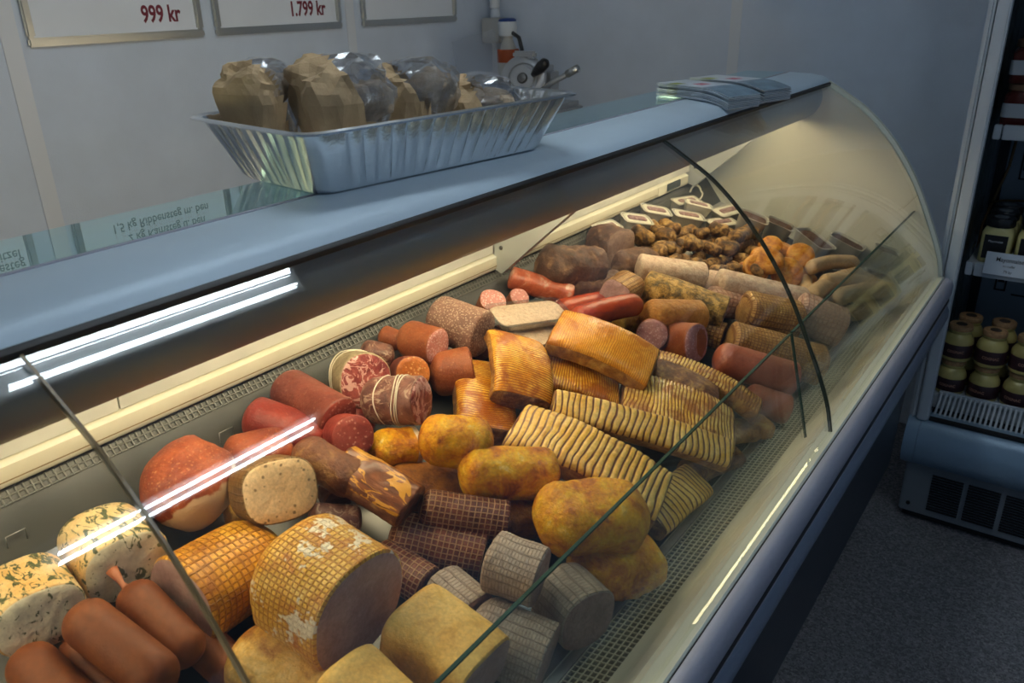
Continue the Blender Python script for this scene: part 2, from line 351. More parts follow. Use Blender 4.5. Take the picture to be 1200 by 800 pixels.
def rr_ring(hx, hy, r, z, seg=5):
    out = []; r = min(r, hx*.999, hy*.999)
    for cx, cy, a0 in ((hx-r, hy-r, 0), (-hx+r, hy-r, 90), (-hx+r, -hy+r, 180), (hx-r, -hy+r, 270)):
        for k in range(seg+1):
            a = math.radians(a0+90*k/seg); out.append((cx+r*math.cos(a), cy+r*math.sin(a), z))
    return out
def loft(name, rings, mat, parent=None, loc=None, cap0=True, cap1=True, deg=40):
    n = len(rings[0]); vs = [p for r in rings for p in r]; fs = []
    for j in range(len(rings)-1):
        for i in range(n): fs.append((j*n+i, j*n+(i+1) % n, (j+1)*n+(i+1) % n, (j+1)*n+i))
    if cap0: fs.append(tuple(range(n))[::-1])
    if cap1: fs.append(tuple((len(rings)-1)*n+i for i in range(n)))
    return sharp(link(name, fixn(mesh(name, vs, fs)), parent, mat, loc), deg)
def lathe(name, prof, mat, parent=None, loc=None, seg=24, deg=40):
    return loft(name, [[(r*math.cos(2*math.pi*k/seg), r*math.sin(2*math.pi*k/seg), z) for k in range(seg)] for r, z in prof], mat, parent, loc, True, True, deg)
def text_mesh(s, size, bold=0, extrude_=.0004, align='LEFT', sx=1.0):
    cu = bpy.data.curves.new('t', 'FONT'); cu.body = s; cu.size = size; cu.extrude = extrude_; cu.offset = bold; cu.align_x = align; cu.resolution_u = 3
    o = bpy.data.objects.new('t', cu); col.objects.link(o); dg = bpy.context.evaluated_depsgraph_get(); dg.update()
    me = bpy.data.meshes.new_from_object(o.evaluated_get(dg)); bpy.data.objects.remove(o); bpy.data.curves.remove(cu)
    for v in me.vertices: v.co.x *= sx
    return me
# pixel of the photograph -> world, on the tilted display deck raised by h
DX, DZ, DS = -.45, .64, .373
def ray(px, py): return fw + rt*((px-600)/FPX) - up*((py-400)/FPX)
def at(px, py, h=0):
    d = ray(px, py); t = (DZ+DS*DX+h-1.5)/(d.z+DS*d.x); return CAM+d*t
def on_z(px, py, z): d = ray(px, py); return CAM+d*((z-1.5)/d.z)
def mpp(P): return (P-CAM).dot(fw)/FPX      # metres per pixel at P
DECK_N = V((DS, 0, 1)).normalized()

# ------------------------------------------------------------------ setting: floor, walls, ceiling, lamps
XW, YW, YE, FL = -2.516, 3.35, 2.6, -.1755
def setting(o, label): tag(o, label, None, None, 'structure'); return o
setting(box('floor', XW-.1, 3.2, -3.2, YW+.1, FL-.1, FL, 'terrazzo', None, 0), 'dark speckled terrazzo shop floor')
setting(box('wall_left', XW-.1, XW, -3.2, YW, FL, 2.75, 'wallpaint', None, 0), 'pale panelled wall behind the counter')
setting(box('wall_back', XW-.1, 3.2, YW, YW+.1, FL, 2.75, 'wallpaint', None, 0), 'pale panelled wall at the far end')
setting(box('ceiling', XW-.1, 3.2, -3.2, YW+.1, 2.75, 2.85, 'ceiling', None, 0), 'white shop ceiling')
k = 1
for y, wd in ((1.14, .05), (2.425, .045), (-.15, .05)):
    setting(box('trim_%d' % k, XW, XW+.004, y-wd/2, y+wd/2, FL, 2.75, 'walltrim', None, .001), 'pale joint strip on the panelled wall'); k += 1
setting(box('trim_4', XW, XW+.05, YW-.004, YW, FL, 2.75, 'walltrim', None, .001), 'pale corner strip where the walls meet')
setting(box('trim_5', -1.325, -1.28, YW-.004, YW, FL, 2.75, 'walltrim', None, .001), 'pale joint strip on the end wall')
def ceiling_lamp(x, label, sp=.034):
    t = empty('ceiling_lamp', (x, 1.13, 2.56)); tag(t, label, 'lamp', 'ceiling lamps')
    box('housing', -.08, .08, -.47, .47, .06, .19, 'lampwhite', t)
    for s in (-1, 1):
        l = lathe('tube', [(.0, -.43), (.008, -.43), (.008, .43), (.0, .43)], 'ceiling_tube', t, (s*sp, 0, .04), 12); l.rotation_euler = (math.pi/2, 0, 0)
ceiling_lamp(.30, 'twin-tube ceiling lamp over the customer aisle')
ceiling_lamp(-.895, 'twin-tube ceiling lamp above the display case', .035)

# ------------------------------------------------------------------ display case
case = empty('display_case', (-.7, .8, 0)); tag(case, 'long refrigerated deli display case with curved front glass', 'display case')
case.location = (0, 0, 0)
Y0 = -1.0
GP = cr([(-.712, 1.236), (-.655, 1.203), (-.585, 1.157), (-.505, 1.078), (-.43, .972), (-.368, .85), (-.332, .765), (-.316, .702)], 6)
GI = offset(GP, -.006)
if GI[10][0] > GP[10][0]: GI = offset(GP, .006)
JY = (.265, 1.485)
for a, b in ((Y0, JY[0]-.0015), (JY[0]+.0015, JY[1]-.0015), (JY[1]+.0015, YE-.02)):
    extrude('glass_pane', GP+GI[::-1], a, b, 'case_glass', case)
for y, mt, wd in ((JY[0], 'seam_pale', .0014), (JY[1], 'seam_dark', .0019)):
    extrude('pane_seam', offset(GP, .0008 if GI != offset(GP, .006) else -.0008)+offset(GI, 0)[::-1], y-wd, y+wd, mt, case)
# top cover
TOP = [(-.706, 1.236), (-.712, 1.246), (-.728, 1.2545), (-.76, 1.2595), (-.826, 1.2625), (-.832, 1.259), (-.832, 1.235), (-.72, 1.222), (-.708, 1.228)]
extrude('top_cover', TOP, Y0, YE, 'case_top', case)
extrude('gasket', [(-.700, 1.2345), (-.703, 1.2375), (-.712, 1.2385), (-.716, 1.230), (-.706, 1.226), (-.702, 1.228)], Y0, YE-.005, 'gasket', case)
extrude('shelf_seam', [(-.832, 1.262), (-.832, 1.246), (-.838, 1.246), (-.838, 1.262)], Y0, YE, 'rail', case)
s = box('glass_shelf', -.965, -.8382, Y0, YE, 1.254, 1.262, 'shelf_glass', case, .0005)
for y in (.05, 1.2, 2.35): box('shelf_bracket', -.95, -.80, y-.012, y+.012, 1.225, 1.2535, 'bracket', case)
# lamp visor under the cover, with the case's own tube behind it
VP_ = cr([(-.722, 1.222), (-.716, 1.196), (-.722, 1.168), (-.742, 1.142), (-.772, 1.128), (-.792, 1.130)], 5)
extrude('lamp_visor', VP_+offset(VP_, .003 if offset(VP_, .003)[12][0] < VP_[12][0] else -.003)[::-1], Y0, YE-.022, 'visor', case)
extrude('visor_back', [(-.85, 1.222), (-.722, 1.224), (-.722, 1.218), (-.85, 1.216)], Y0, YE-.022, 'lampwhite', case)
for a, b in ((Y0+.05, .2), (.3, 1.42), (1.52, 2.5)):
    t = lathe('lamp_tube', [(.0, a), (.012, a), (.012, b), (.0, b)], 'case_tube', case, (-.832, 0, 1.142), 12); t.rotation_euler = (-math.pi/2, 0, 0)
# rear worktop, cream rail, rear wall
extrude('rear_worktop', [(-1.055, .970), (-1.052, 1.026), (-1.060, 1.034), (-1.30, 1.034), (-1.30, .970)], .505, 1.385, 'slabgrey', case)
extrude('rear_worktop', [(-1.055, .970), (-1.052, 1.026), (-1.060, 1.034), (-1.30, 1.034), (-1.30, .970)], Y0, .502, 'slabgrey', case)
extrude('rear_worktop', [(-1.055, .970), (-1.052, 1.026), (-1.060, 1.034), (-1.30, 1.034), (-1.30, .970)], 1.388, 2.42, 'slabgrey', case)
extrude('rear_rail', [(-1.052, .932), (-1.048, .938), (-1.048, .962), (-1.060, .969), (-1.25, .969), (-1.25, .928), (-1.06, .928)], Y0, 2.40, 'cream', case)
box('rail_groove', -1.0482, -1.0474, Y0, 2.2, .941, .9425, 'seam_pale', case, 0)
tz = box('temperature_display', -1.049, -1.0455, 2.25, 2.34, .940, .962, 'display', case, .001)
box('display_tape', -1.049, -1.0465, 2.19, 2.235, .936, .963, 'ivory', case, .0005)
RW = [(-1.068, .929), (-1.005, .847), (-1.005, .830), (-1.012, .826), (-1.085, .925)]
extrude('rear_wall_panel', RW, Y0, YE-.002, 'liner', case)
# perforated strip at the head of the rear wall
d_ = V((-1.068+1.005, 0, .929-.847)).normalized(); g0 = V((-1.066, 0, .9265)); nrm = V((d_.z, 0, -d_.x)); 
vs, fs = [], []
def gbar(p, q, wv, hv):
    k_ = len(vs)
    for e in (p, q):
        vs.extend([e-wv-hv, e+wv-hv, e+wv+hv, e-wv+hv])
    fs.extend([(k_, k_+1, k_+5, k_+4), (k_+1, k_+2, k_+6, k_+5), (k_+2, k_+3, k_+7, k_+6), (k_+3, k_, k_+4, k_+7)])
for j in range(3):
    p = g0-d_*(.004+j*.0095)+nrm*.002; gbar(V((p.x, -.3, p.z)), V((p.x, 2.4, p.z)), d_*.0013, nrm*.0007)
for j in range(270):
    y = -.3+j*.01; p = g0-d_*.003+nrm*.002; q = g0-d_*.0245+nrm*.002; gbar(V((p.x, y, p.z)), V((q.x, y, q.z)), V((0, .0013, 0)), nrm*.0007)
tag(link('rear_air_grille', fixn(mesh('rear_air_grille', vs, fs)), case, 'rear_mesh'), kind='stuff')
# deck
extrude('deck', [(-1.008, DZ+DS*(DX+1.008)), (DX, DZ), (DX, DZ-.012), (-1.008, DZ+DS*(DX+1.008)-.012)], Y0, YE-.002, 'deckmetal', case)
# front air grille, real bars over a dark duct
gx0, gx1, gz0, gz1 = -.447, -.388, .640, .652
vs, fs = [], []
gd = V((gx1-gx0, 0, gz1-gz0)); gn = V((-gd.z, 0, gd.x)).normalized()
for j in range(7):
    p = V((gx0, 0, gz0))+gd*(j/6); gbar(V((p.x, Y0, p.z)), V((p.x, YE-.01, p.z)), gd.normalized()*.0009, gn*.0008)
for j in range(int((YE-.01-Y0)/.0105)):
    y = Y0+j*.0105; gbar(V((gx0, y, gz0)), V((gx1, y, gz1)), V((0, .0009, 0)), gn*.0008)
tag(link('front_air_grille', fixn(mesh('front_air_grille', vs, fs)), case, 'grille'), kind='stuff')
extrude('air_duct', [(DX, .626), (-.385, .632), (-.385, .60), (DX, .60)], Y0, YE-.004, 'grilledark', case)
extrude('inner_sill', [(-.388, .655), (-.386, .600), (-.336, .600), (-.336, .688), (-.345, .690), (-.372, .668)], Y0, YE-.002, 'cream', case)
extrude('front_sill', [(-.3355, .600), (-.3355, .696), (-.309, .7015), (-.306, .699), (-.306, .600)], Y0, YE, 'sill', case)
extrude('rail_gasket', [(-.3058, .60), (-.3058, .6975), (-.3035, .6975), (-.3035, .60)], Y0, YE, 'gasket', case)
extrude('front_rail', [(-.3033, .60), (-.3033, .699), (-.296, .700), (-.285, .694), (-.279, .680), (-.278, .655), (-.284, .645), (-.284, .60)], Y0, YE, 'rail', case)
extrude('rail_gap', [(-.340, .60), (-.284, .644), (-.281, .630), (-.286, .615), (-.33, .58)], Y0, YE, 'gasket', case)
extrude('bumper', [(-.36, .54), (-.33, .62), (-.284, .615), (-.276, .600), (-.276, .575), (-.286, .545)], Y0, YE, 'bumper', case)
extrude('lower_body', [(-1.0, FL+.10), (-1.0, .60), (-.36, .60), (-.31, .545), (-.345, .50), (-.36, .04), (-.40, FL+.10)], Y0, YE, 'skirt', case)
extrude('plinth', [(-.98, FL), (-.98, FL+.1), (-.44, FL+.1), (-.44, FL)], Y0+.02, YE-.02, 'gasket', case)
# end panel, shaped like the glass curve
EP = [(x-.003, z-.003) for x, z in GP]+[(-.312, .60), (-1.10, .60), (-1.10, .93), (-1.06, 1.03), (-.84, 1.235), (-.75, 1.25)]
extrude('end_panel', EP, YE-.02, YE+.012, 'endcream', case)
EO = [(x+.004, z+.004) for x, z in GP]; EI = [(x-.008, z-.008) for x, z in GP]
extrude('end_trim', EO+EI[::-1], YE-.006, YE+.014, 'sill', case)
# low glass deflectors standing inside the front glass
for a, b in ((Y0, JY[0]-.01), (JY[0], JY[1]-.012), (JY[1]-.002, YE-.02)):
    A0, A1 = V((-.362, 0, .672)), V((-.415, 0, .888)); n_ = V((.216, 0, .053)).normalized()*.003
    p = [(A0-n_), (A0+n_), (A1+n_), (A1-n_)]
    g = extrude('deflector_pane', [(q.x, q.z) for q in p], a, b, 'deflector_glass', case)
    e0 = A1+V((0, 0, .0004)); p = [e0-n_*.95, e0+n_*.95, e0+n_*.95+V((-.0003, 0, .0022)), e0-n_*.95+V((-.0003, 0, .0022))]
    extrude('pane_edge', [(q.x, q.z) for q in p], a, b, 'glass_edge', g)
    p = [(A0-n_*.9), (A0+n_*.9), (A1+n_*.9), (A1-n_*.9)]
    if a > 0: extrude('pane_edge', [(q.x, q.z) for q in p], a-.002, a-.0003, 'glass_edge', g)
# brackets carrying the visor
def visor_bracket(y):
    P = [(-1.075, .940), (-1.035, .925), (-.93, 1.02), (-.80, 1.135), (-.76, 1.215), (-.86, 1.215), (-1.06, 1.02)]
    b = extrude('bracket', P, y-.012, y+.012, 'bracket', case)
    for x, z in ((-1.035, .985), (-.86, 1.12)):
        l = lathe('screw', [(0, 0), (.005, 0), (.004, .003), (0, .003)], 'screw', b, (x, y-.012, z), 10); l.rotation_euler = (math.pi/2, 0, 0)
visor_bracket(1.40); visor_bracket(2.43)
tube('cable_loop', [(-1.035+.019*math.cos(a)*(1 if math.sin(a) < .3 else .7), 2.435+.012*math.cos(a), .925-.026+.026*math.sin(a)) for a in [i*2*math.pi/20 for i in range(20)]], .0032, 'ivory', case, True)
for px, py in ((15, 622), (262, 503)):
    c = at(px, py, .03); c = V((-1.022, c.y, .875))
    tube('wire_clip', [c+V((0, -.012, -.012)), c+V((.003, -.012, .010)), c+V((.003, .012, .010)), c+V((0, .012, -.012))], .0008, 'steel', case, False, 6)
for px, py in ((650, 120), (740, 150)): pass

# ------------------------------------------------------------------ food builders
UP = DECK_N
def frame_of(a):
    s = a.cross(UP).normalized(); return s, s.cross(a).normalized()
def log(name, label, cat, A, B, rpx, mat, lift=0, flat=1.0, n=2.3, ends='rc', cut=None, lump=.05, lf=14, rl=(.6, .6), bow=0, bend=0, taper=(1, 1), ridge=None,
        under=None, uth=-.05, split=None, group=None, seg=36, roll=0, steps=None, shear=(0, 0), cutname='cut_face', hh=None, wfac=1.0, parent=None, tipA=None, dz=0, cam=0, Lm=None, satt=0):
    mid = ((A[0]+B[0])/2, (A[1]+B[1])/2)
    r = rpx*mpp(at(mid[0], mid[1], .05)); ry = r*flat
    h = (ry*1.066+lift+.0105) if hh is None else hh
    PA = at(A[0], A[1], h+(A[2] if len(A) > 2 else 0)); PB = at(B[0], B[1], h+(B[2] if len(B) > 2 else 0))
    ax = PB-PA; L = ax.length; ax = ax/L
    if cam:
        L = Lm or L
        for it in range(3):
            vd = (CAM-PB).normalized(); ax = (ax*(1-cam)+vd*cam).normalized() if it == 0 else ax; PA = PB-ax*L
            lack = (DZ+DS*(DX-PA.x)+ry*1.0)-PA.z
            if lack > 0: h += lack*1.0; PB = at(B[0], B[1], h+(B[2] if len(B) > 2 else 0)); PA = PB-ax*L
    s, u = frame_of(ax)
    if roll: q = Matrix.Rotation(math.radians(roll), 3, ax); s, u = q@s, q@u
    C0 = (PA+PB)/2; off = V((R_.random()*50, R_.random()*50, R_.random()*50))
    # stations: (distance, radius factor)
    st = []
    def cap(re):
        return [(re*(1-math.cos(f)), max(.02, math.sin(f))) for f in [math.pi/2*i/7 for i in range(7)]]
    la = rl[0]*r if ends[0] == 'r' else 0; lb = rl[1]*r if ends[1] == 'r' else 0
    k_ = min(1, L*.98/(la+lb)) if la+lb > 0 else 1; la *= k_; lb *= k_
    if la: st += cap(la)
    else: st += [(0, .955), (.0025, 1)]
    nst = steps or (max(8, int((L-la-lb)/ridge[0]*5)) if ridge else max(8, int((L-la-lb)/.006)))
    nst = min(nst, 170)
    st += [(la+.003+(L-la-lb-.006)*i/(nst-1), 1) for i in range(nst)]
    if lb: st += [(L-d, f) for d, f in cap(lb)][::-1]
    else: st += [(L-.0025, 1), (L, .955)]
    vs, fs, mi, uvs = [], [], [], []
    wob = lambda p: (.011*N.noise((p+off)*11)+.0035*N.noise((p+off)*40)) if ridge else 0
    def pos(d, th, sc_=1.0, disp=True):
        t = d/L; c, si = math.cos(th), math.sin(th)
        cx = math.copysign(abs(c)**(2/n), c); cy = math.copysign(abs(si)**(2/n), si)
        tp = taper[0]+(taper[1]-taper[0])*t
        ce = ax*(d-L/2)+u*(bow*(1-(2*t-1)**2)-bow*.6)+s*(bend*(1-(2*t-1)**2))
        p = ce+(s*cx*r*wfac+u*cy*ry)*tp*sc_
        p = p+ax*(shear[0]*cx+shear[1]*cy)*r*(t if ends[1] == 'c' else 0)
        p0 = p
        if disp:
            nv = N.noise((p+off)*lf)+.5*N.noise((p+off)*lf*2.3)+.22*N.noise((p+off)*lf*6); out = (s*cx*r+u*cy*ry)
            p = p+out*(lump*nv)*sc_
            if ridge:
                dd = d+wob(p0); w_ = max(0, min(1, (si+.25)*3))
                p = p+u*(ridge[1]*w_*(abs(math.sin(math.pi*dd/ridge[0]))**.5-1)*min(1, sc_))
        return p
    vw = []
    for d, f in st:
        for k in range(seg):
            th_ = 2*math.pi*k/seg; vs.append(pos(d, th_, f))
            if ridge: vw.append(d+wob(pos(d, th_, f, False)))
            else: vw.append(d)
    ns = len(st); circ = 2*math.pi*r
    for j in range(ns-1):
        for k in range(seg):
            k2 = (k+1) % seg; fs.append((j*seg+k, j*seg+k2, (j+1)*seg+k2, (j+1)*seg+k))
            th = 2*math.pi*(k+.5)/seg; t = (st[j][0]+st[j+1][0])/2/L
            m_ = 0
            if under and math.sin(th) < uth: m_ = 1
            if split and t+split[1]*math.cos(th)+split[2]*math.sin(th) > split[0]: m_ = 1
            mi.append(m_); u0, u1 = circ*k/seg, circ*(k+1)/seg
            uvs += [(u0, vw[j*seg+k]), (u1, vw[j*seg+k2]), (u1, vw[(j+1)*seg+k2]), (u0, vw[(j+1)*seg+k])]
    fs.append(tuple(range(seg))[::-1]); mi.append(1 if under and ends[0] == 'c' else 0); uvs += [(0, 0)]*seg
    fs.append(tuple((ns-1)*seg+k for k in range(seg))); mi.append(1 if (under and ends[1] == 'c') or split else 0); uvs += [(0, 0)]*seg
    me = mesh(name, vs, fs); ul = me.uv_layers.new(name='UVMap')
    ul.data.foreach_set('uv', [x for q in uvs for x in q])
    if satt:
        a_ = me.attributes.new('split', 'FLOAT', 'POINT'); a_.data.foreach_set('value', [d/L+satt*math.sin(2*math.pi*k/seg) for d, f in st for k in range(seg)])
    o = link(name, me, parent, [mat]+([under] if under else [])+([split[3]] if split else []), C0+V((0, 0, dz)))
    me.polygons.foreach_set('material_index', mi)
    sharp(o, 55)
    # outward normals
    bm = bmesh.new(); bm.from_mesh(me); bmesh.ops.recalc_face_normals(bm, faces=bm.faces); bm.to_mesh(me); bm.free()
    if not parent: tag(o, label, cat, group); FOOD.append(o)
    if cut:
        for e in (0, 1):
            if ends[e] != 'c': continue
            d = 0 if e == 0 else L; sg = -1 if e == 0 else 1; cv = []; cf = []
            for f in (.955, .93, .6, .3):
                for k in range(seg): cv.append(pos(d, 2*math.pi*k/seg, f)+ax*sg*(.0002 if f > .95 else .0012+.0015*N.noise((pos(d, k, f)+off)*30)))
            for q in range(3):
                for k in range(seg): cf.append((q*seg+k, q*seg+(k+1) % seg, (q+1)*seg+(k+1) % seg, (q+1)*seg+k))
            cf.append(tuple(3*seg+k for k in range(seg)))
            fo = link(cutname, fixn(mesh(cutname, cv, cf)), o, cut)
            bmx = fo.data
            if bmx.polygons[-1].normal.dot(ax)*sg < 0: bmx.flip_normals()
    o_info[o.name] = (pos, L, r, ax, s, u)
    if tipA:
        base = -ax*(L/2); tube('knotted_tip', [base+ax*.004, base-ax*.010, base-ax*.018+u*.003, base-ax*.03+u*.006], [r*.25, r*.13, r*.2, r*.3], tipA, o)
    return o
o_info = {}; FOOD = []
def string(o, d, mat='string', wob=.004, r=.0011, tilt=0):
    pos, L, rr, ax, s, u = o_info[o.name]; pts = []
    for k in range(28):
        th = 2*math.pi*k/28; pts.append(pos(max(.003, min(L-.003, d*L+wob*math.sin(th*2+d*9)+tilt*math.cos(th))), th, 1.025))
    return tube('string', pts, r, mat, o, True, 6)
def slab(name, label, cat, A, B, wpx, thick, mat, under='pork_side', lift=0, bow=0, roll=0, ridge=(.0118, .0022), n=4.2, lump=.05, group=None, cut='pork_meat', **kw):
    mid = ((A[0]+B[0])/2, (A[1]+B[1])/2); r = wpx*mpp(at(mid[0], mid[1], .05))
    return log(name, label, cat, A, B, wpx, mat, lift, thick/r, n, 'cc', cut, lump, 16, (.3, .3), bow, ridge=ridge, under=under, uth=.22, group=group, roll=roll, cutname='meat_face', **kw)

# ------------------------------------------------------------------ steel trays on the deck
def deck_tray(y0, y1, x0, x1, mat, label):
    cx, cy = (x0+x1)/2, (y0+y1)/2; z = DZ+DS*(DX-cx)+.0015
    hx, hy = (x1-x0)/2/math.cos(math.atan(DS)), (y1-y0)/2
    o = loft('display_tray', [rr_ring(hx-.012, hy-.012, .02, 0), rr_ring(hx-.004, hy-.004, .024, .005), rr_ring(hx, hy, .026, .0058), rr_ring(hx, hy, .026, .0068), rr_ring(hx-.006, hy-.006, .022, .0062), rr_ring(hx-.012, hy-.012, .018, .0015)], mat, None, (cx, cy, z))
    o.rotation_euler = (0, math.atan(DS), 0); tag(o, label, 'tray', 'trays on the deck')
    tube('rim', [V(p)+V((0, 0, .0005)) for p in rr_ring(hx-.001, hy-.001, .026, .0064)], .0012, 'traysteel', o, True, 6); return o
deck_tray(-.25, .335, -.985, -.46, 'darksteel', 'steel tray under the herb terrines and liver sausages')
deck_tray(.345, .80, -.985, -.46, 'darksteel', 'steel tray under the netted hams and grey roasts')
deck_tray(.81, 1.19, -.985, -.46, 'blacktray', 'black tray under the golden roasts and tied coppas')
deck_tray(1.20, 1.70, -.985, -.46, 'blacktray', 'black tray under the scored pork and red sausages')
deck_tray(1.71, 2.10, -.985, -.46, 'blacktray', 'black tray under the netted loins and dark roasts')
deck_tray(2.11, 2.56, -.985, -.46, 'blacktray', 'black tray by the cream end panel')
T0 = .004   # food rests on the tray floors
plain('lard_pot', (.46, .43, .36), .3)

def split_mat(name, m1, c2, thr):
    m = MATS[m1].copy(); m.name = name; MATS[name] = m; nt = m.node_tree; b = nt.nodes['Principled BSDF']; src = b.inputs['Base Color'].links[0].from_socket
    at_ = nd(nt, 'ShaderNodeAttribute', attribute_name='split'); v = coords(nt)
    f = mth(nt, 'ADD', at_.outputs['Fac'], mth(nt, 'MULTIPLY_ADD', noise_n(nt, v, 30, 3), .2, -.1))
    nt.links.new(mix(nt, ramp(nt, f, [(thr, (0, 0, 0)), (thr+.02, (1, 1, 1))]), src, c2), b.inputs['Base Color'])
split_mat('pepper_cream', 'pepper_red', (.64, .47, .30), .60)
# ------------------------------------------------------------------ foods, near end
log('herb_terrine', 'herb-speckled poultry terrine cut open, at the very left edge', 'terrine', (2, 655), (52, 730), 54, 'terrine_coat', n=2.6, cut='terrine_cut', lump=.04, flat=.85, cam=.35, Lm=.11)
log('herb_terrine', 'herb-speckled poultry terrine beside the red peppered ham', 'terrine', (103, 612), (150, 664), 47, 'terrine_coat', n=2.6, cut='terrine_cut', lump=.04, flat=.85, cam=.35, Lm=.11)
G = 'smooth brown liver sausages'
S_ = [((150, 697), (228, 778), 25, 0, 'brown liver sausage with knotted tip below the second herb terrine', 'casing_tip'),
      ((205, 722), (318, 830), 25, 0, 'brown liver sausage lying beside the gold netted ham', None),
      ((86, 722), (200, 812), 29, .016, 'thick brown liver sausage on top of the sausage heap', None),
      ((78, 752), (150, 830), 20, 0, 'thin brown liver sausage wedged between two thicker ones', 'casing_tip'),
      ((22, 765), (110, 850), 29, .012, 'thick brown liver sausage at the bottom left corner', None)]
for a, b, r, lf_, lb, tp in S_:
    o = log('liver_sausage', lb, 'sausage', a, b, r, 'liver_sausage', lf_, n=2.1, ends='rr', lump=.02, rl=(.9, .9), group=G, tipA=tp)
log('netted_ham', 'gold netted ham with its cut face towards the sausages', 'ham', (322, 640), (212, 706), 54, 'ham_gold', n=2.4, cut='ham_cut', lump=.035, rl=(.9, .6), taper=(.92, 1), flat=.92, cam=.12, Lm=.15)
log('netted_ham', 'largest netted ham, pale gold with white patches and cut face', 'ham', (322, 652), (432, 722), 82, 'ham_pale', .03, n=2.4, cut='ham_cut', lump=.03, rl=(.55, .6), taper=(1.0, .94), flat=1.0, cam=.25, Lm=.16)
log('smoked_knuckle', 'lumpy tan smoked knuckle under the largest ham', 'meat', (272, 762), (400, 822), 40, 'knuckle', n=2.4, ends='rr', lump=.13, lf=20)
log('turkey_roll', 'tan square-edged turkey roll with a cut end', 'meat', (470, 728), (562, 800), 46, 'turkey_tan', .03, n=3.6, cut='ham_cut', lump=.05, rl=(.35, .6), flat=.9, cam=.12, Lm=.13)
log('turkey_roll', 'tan turkey roll at the bottom edge below the largest ham', 'meat', (390, 795), (470, 880), 46, 'turkey_tan', .02, n=3.4, cut='ham_cut', lump=.06, rl=(.4, .6))
G = 'grey netted roasts'
log('grey_roast', 'grey netted roast lying uppermost on the grey pile', 'meat', (572, 658), (637, 682), 36, 'grey_net', .07, n=2.6, ends='rc', cut='grey_cut', lump=.06, rl=(.3, .3), group=G, cam=.2, Lm=.09)
log('grey_roast', 'grey netted roast nearest the front air grille', 'meat', (640, 682), (688, 730), 38, 'grey_net', 0, n=2.5, ends='rc', cut='grey_cut', lump=.05, group=G, cam=.3, Lm=.09)
log('grey_roast', 'grey netted roast with two white spots on its net', 'meat', (548, 732), (648, 778), 46, 'grey_net', 0, n=2.5, ends='rc', cut='grey_cut', lump=.05, group=G, cam=.15, Lm=.13)
log('grey_roast', 'small grey netted roast between the turkey roll and brown logs', 'meat', (505, 678), (556, 722), 29, 'grey_net', .01, n=2.5, ends='rc', cut='grey_cut', lump=.05, group=G, cam=.2, Lm=.08)
G = 'dark brown netted logs'
log('netted_log', 'dark brown netted log uppermost in its pile', 'meat', (488, 598), (592, 613), 22, 'brown_net', .035, n=2.3, cut='dark_cut', lump=.03, group=G, cam=.12, Lm=.13)
log('netted_log', 'dark brown netted log in the middle of its pile', 'meat', (448, 625), (566, 651), 29, 'brown_net', .0, n=2.3, cut='dark_cut', lump=.03, group=G, cam=.12, Lm=.14)
log('netted_log', 'dark brown netted log touching the largest ham', 'meat', (425, 640), (502, 688), 25, 'brown_net', 0, n=2.3, cut='dark_cut', lump=.03, group=G, cam=.2, Lm=.1)
G = 'yellow spiced poultry roasts'
log('poultry_roast', 'large yellow spiced poultry roast next to the grey roasts', 'meat', (628, 612), (750, 606), 40, 'roast_yellow', .045, n=2.5, ends='rr', lump=.11, lf=16, rl=(.75, .7), group=G, flat=.85)
log('poultry_roast', 'yellow spiced poultry roast with pale folded skin by the grille', 'meat', (674, 676), (768, 652), 38, 'roast_yellow', 0, n=2.4, ends='rr', lump=.15, lf=22, group=G, flat=.85)
log('poultry_roast', 'long yellow spiced poultry roast in front of the scored pork', 'meat', (532, 552), (658, 558), 29, 'roast_yellow', .055, n=2.7, ends='rr', lump=.09, lf=16, rl=(.6, .6), group=G)
log('poultry_roast', 'rounded yellow spiced poultry roast below the tied coppa', 'meat', (484, 518), (580, 528), 31, 'roast_yellow', .04, n=2.4, ends='rr', lump=.12, lf=18, rl=(.8, .8), group=G)
log('poultry_roast', 'small yellow poultry roast with a pale cut slice', 'meat', (430, 530), (494, 522), 23, 'roast_yellow', .03, n=2.3, ends='rr', lump=.13, lf=20, rl=(1.1, .5), split=(.80, 0, 0, 'chicken_cut'), group=G)
log('poultry_roast', 'dark orange poultry roast underneath the rounded yellow one', 'meat', (450, 568), (552, 574), 30, 'roast_orange', 0, n=2.6, ends='rr', lump=.06, group=G, flat=.8)
log('poultry_roast', 'dark orange poultry roast underneath the long yellow one', 'meat', (545, 598), (645, 606), 32, 'roast_orange', 0, n=2.6, ends='rr', lump=.06, group=G, flat=.8)
log('poultry_roast', 'brown poultry roast half hidden behind the large yellow one', 'meat', (690, 600), (756, 602), 24, 'roast_orange', .02, n=2.6, ends='rr', lump=.08, group=G)
slab('bacon_piece', 'smoked bacon piece with yellow fat seams on its face', 'bacon', (392, 546), (486, 602), 33, .026, 'bacon_face', 'dried_meat', .03, ridge=None, n=3.2, cut='dried_meat', lump=.10)
log('dried_loin', 'wrinkled dried loin lying above the bacon piece', 'meat', (346, 527), (424, 571), 22, 'dried_meat', .045, n=2.4, ends='rr', lump=.13, lf=26, rl=(1, 1))
log('dried_stub', 'small dried meat stub with a cut end beside the white loaf', 'meat', (376, 556), (396, 590), 16, 'dried_meat', .02, cut='dark_cut', lump=.06, cam=.4, Lm=.05)
log('marbled_piece', 'small marbled meat piece behind the largest ham', 'meat', (360, 607), (424, 612), 18, 'coppa_skin', .02, ends='rr', n=2.8, lump=.1)
log('poultry_loaf', 'pale poultry loaf with a brown net coat and wide cut face', 'meat', (288, 570), (330, 581), 49, 'poultry_coat', .025, n=2.9, cut='poultry_cut', lump=.02, rl=(.3, .6), flat=.82, cam=.72, Lm=.09)
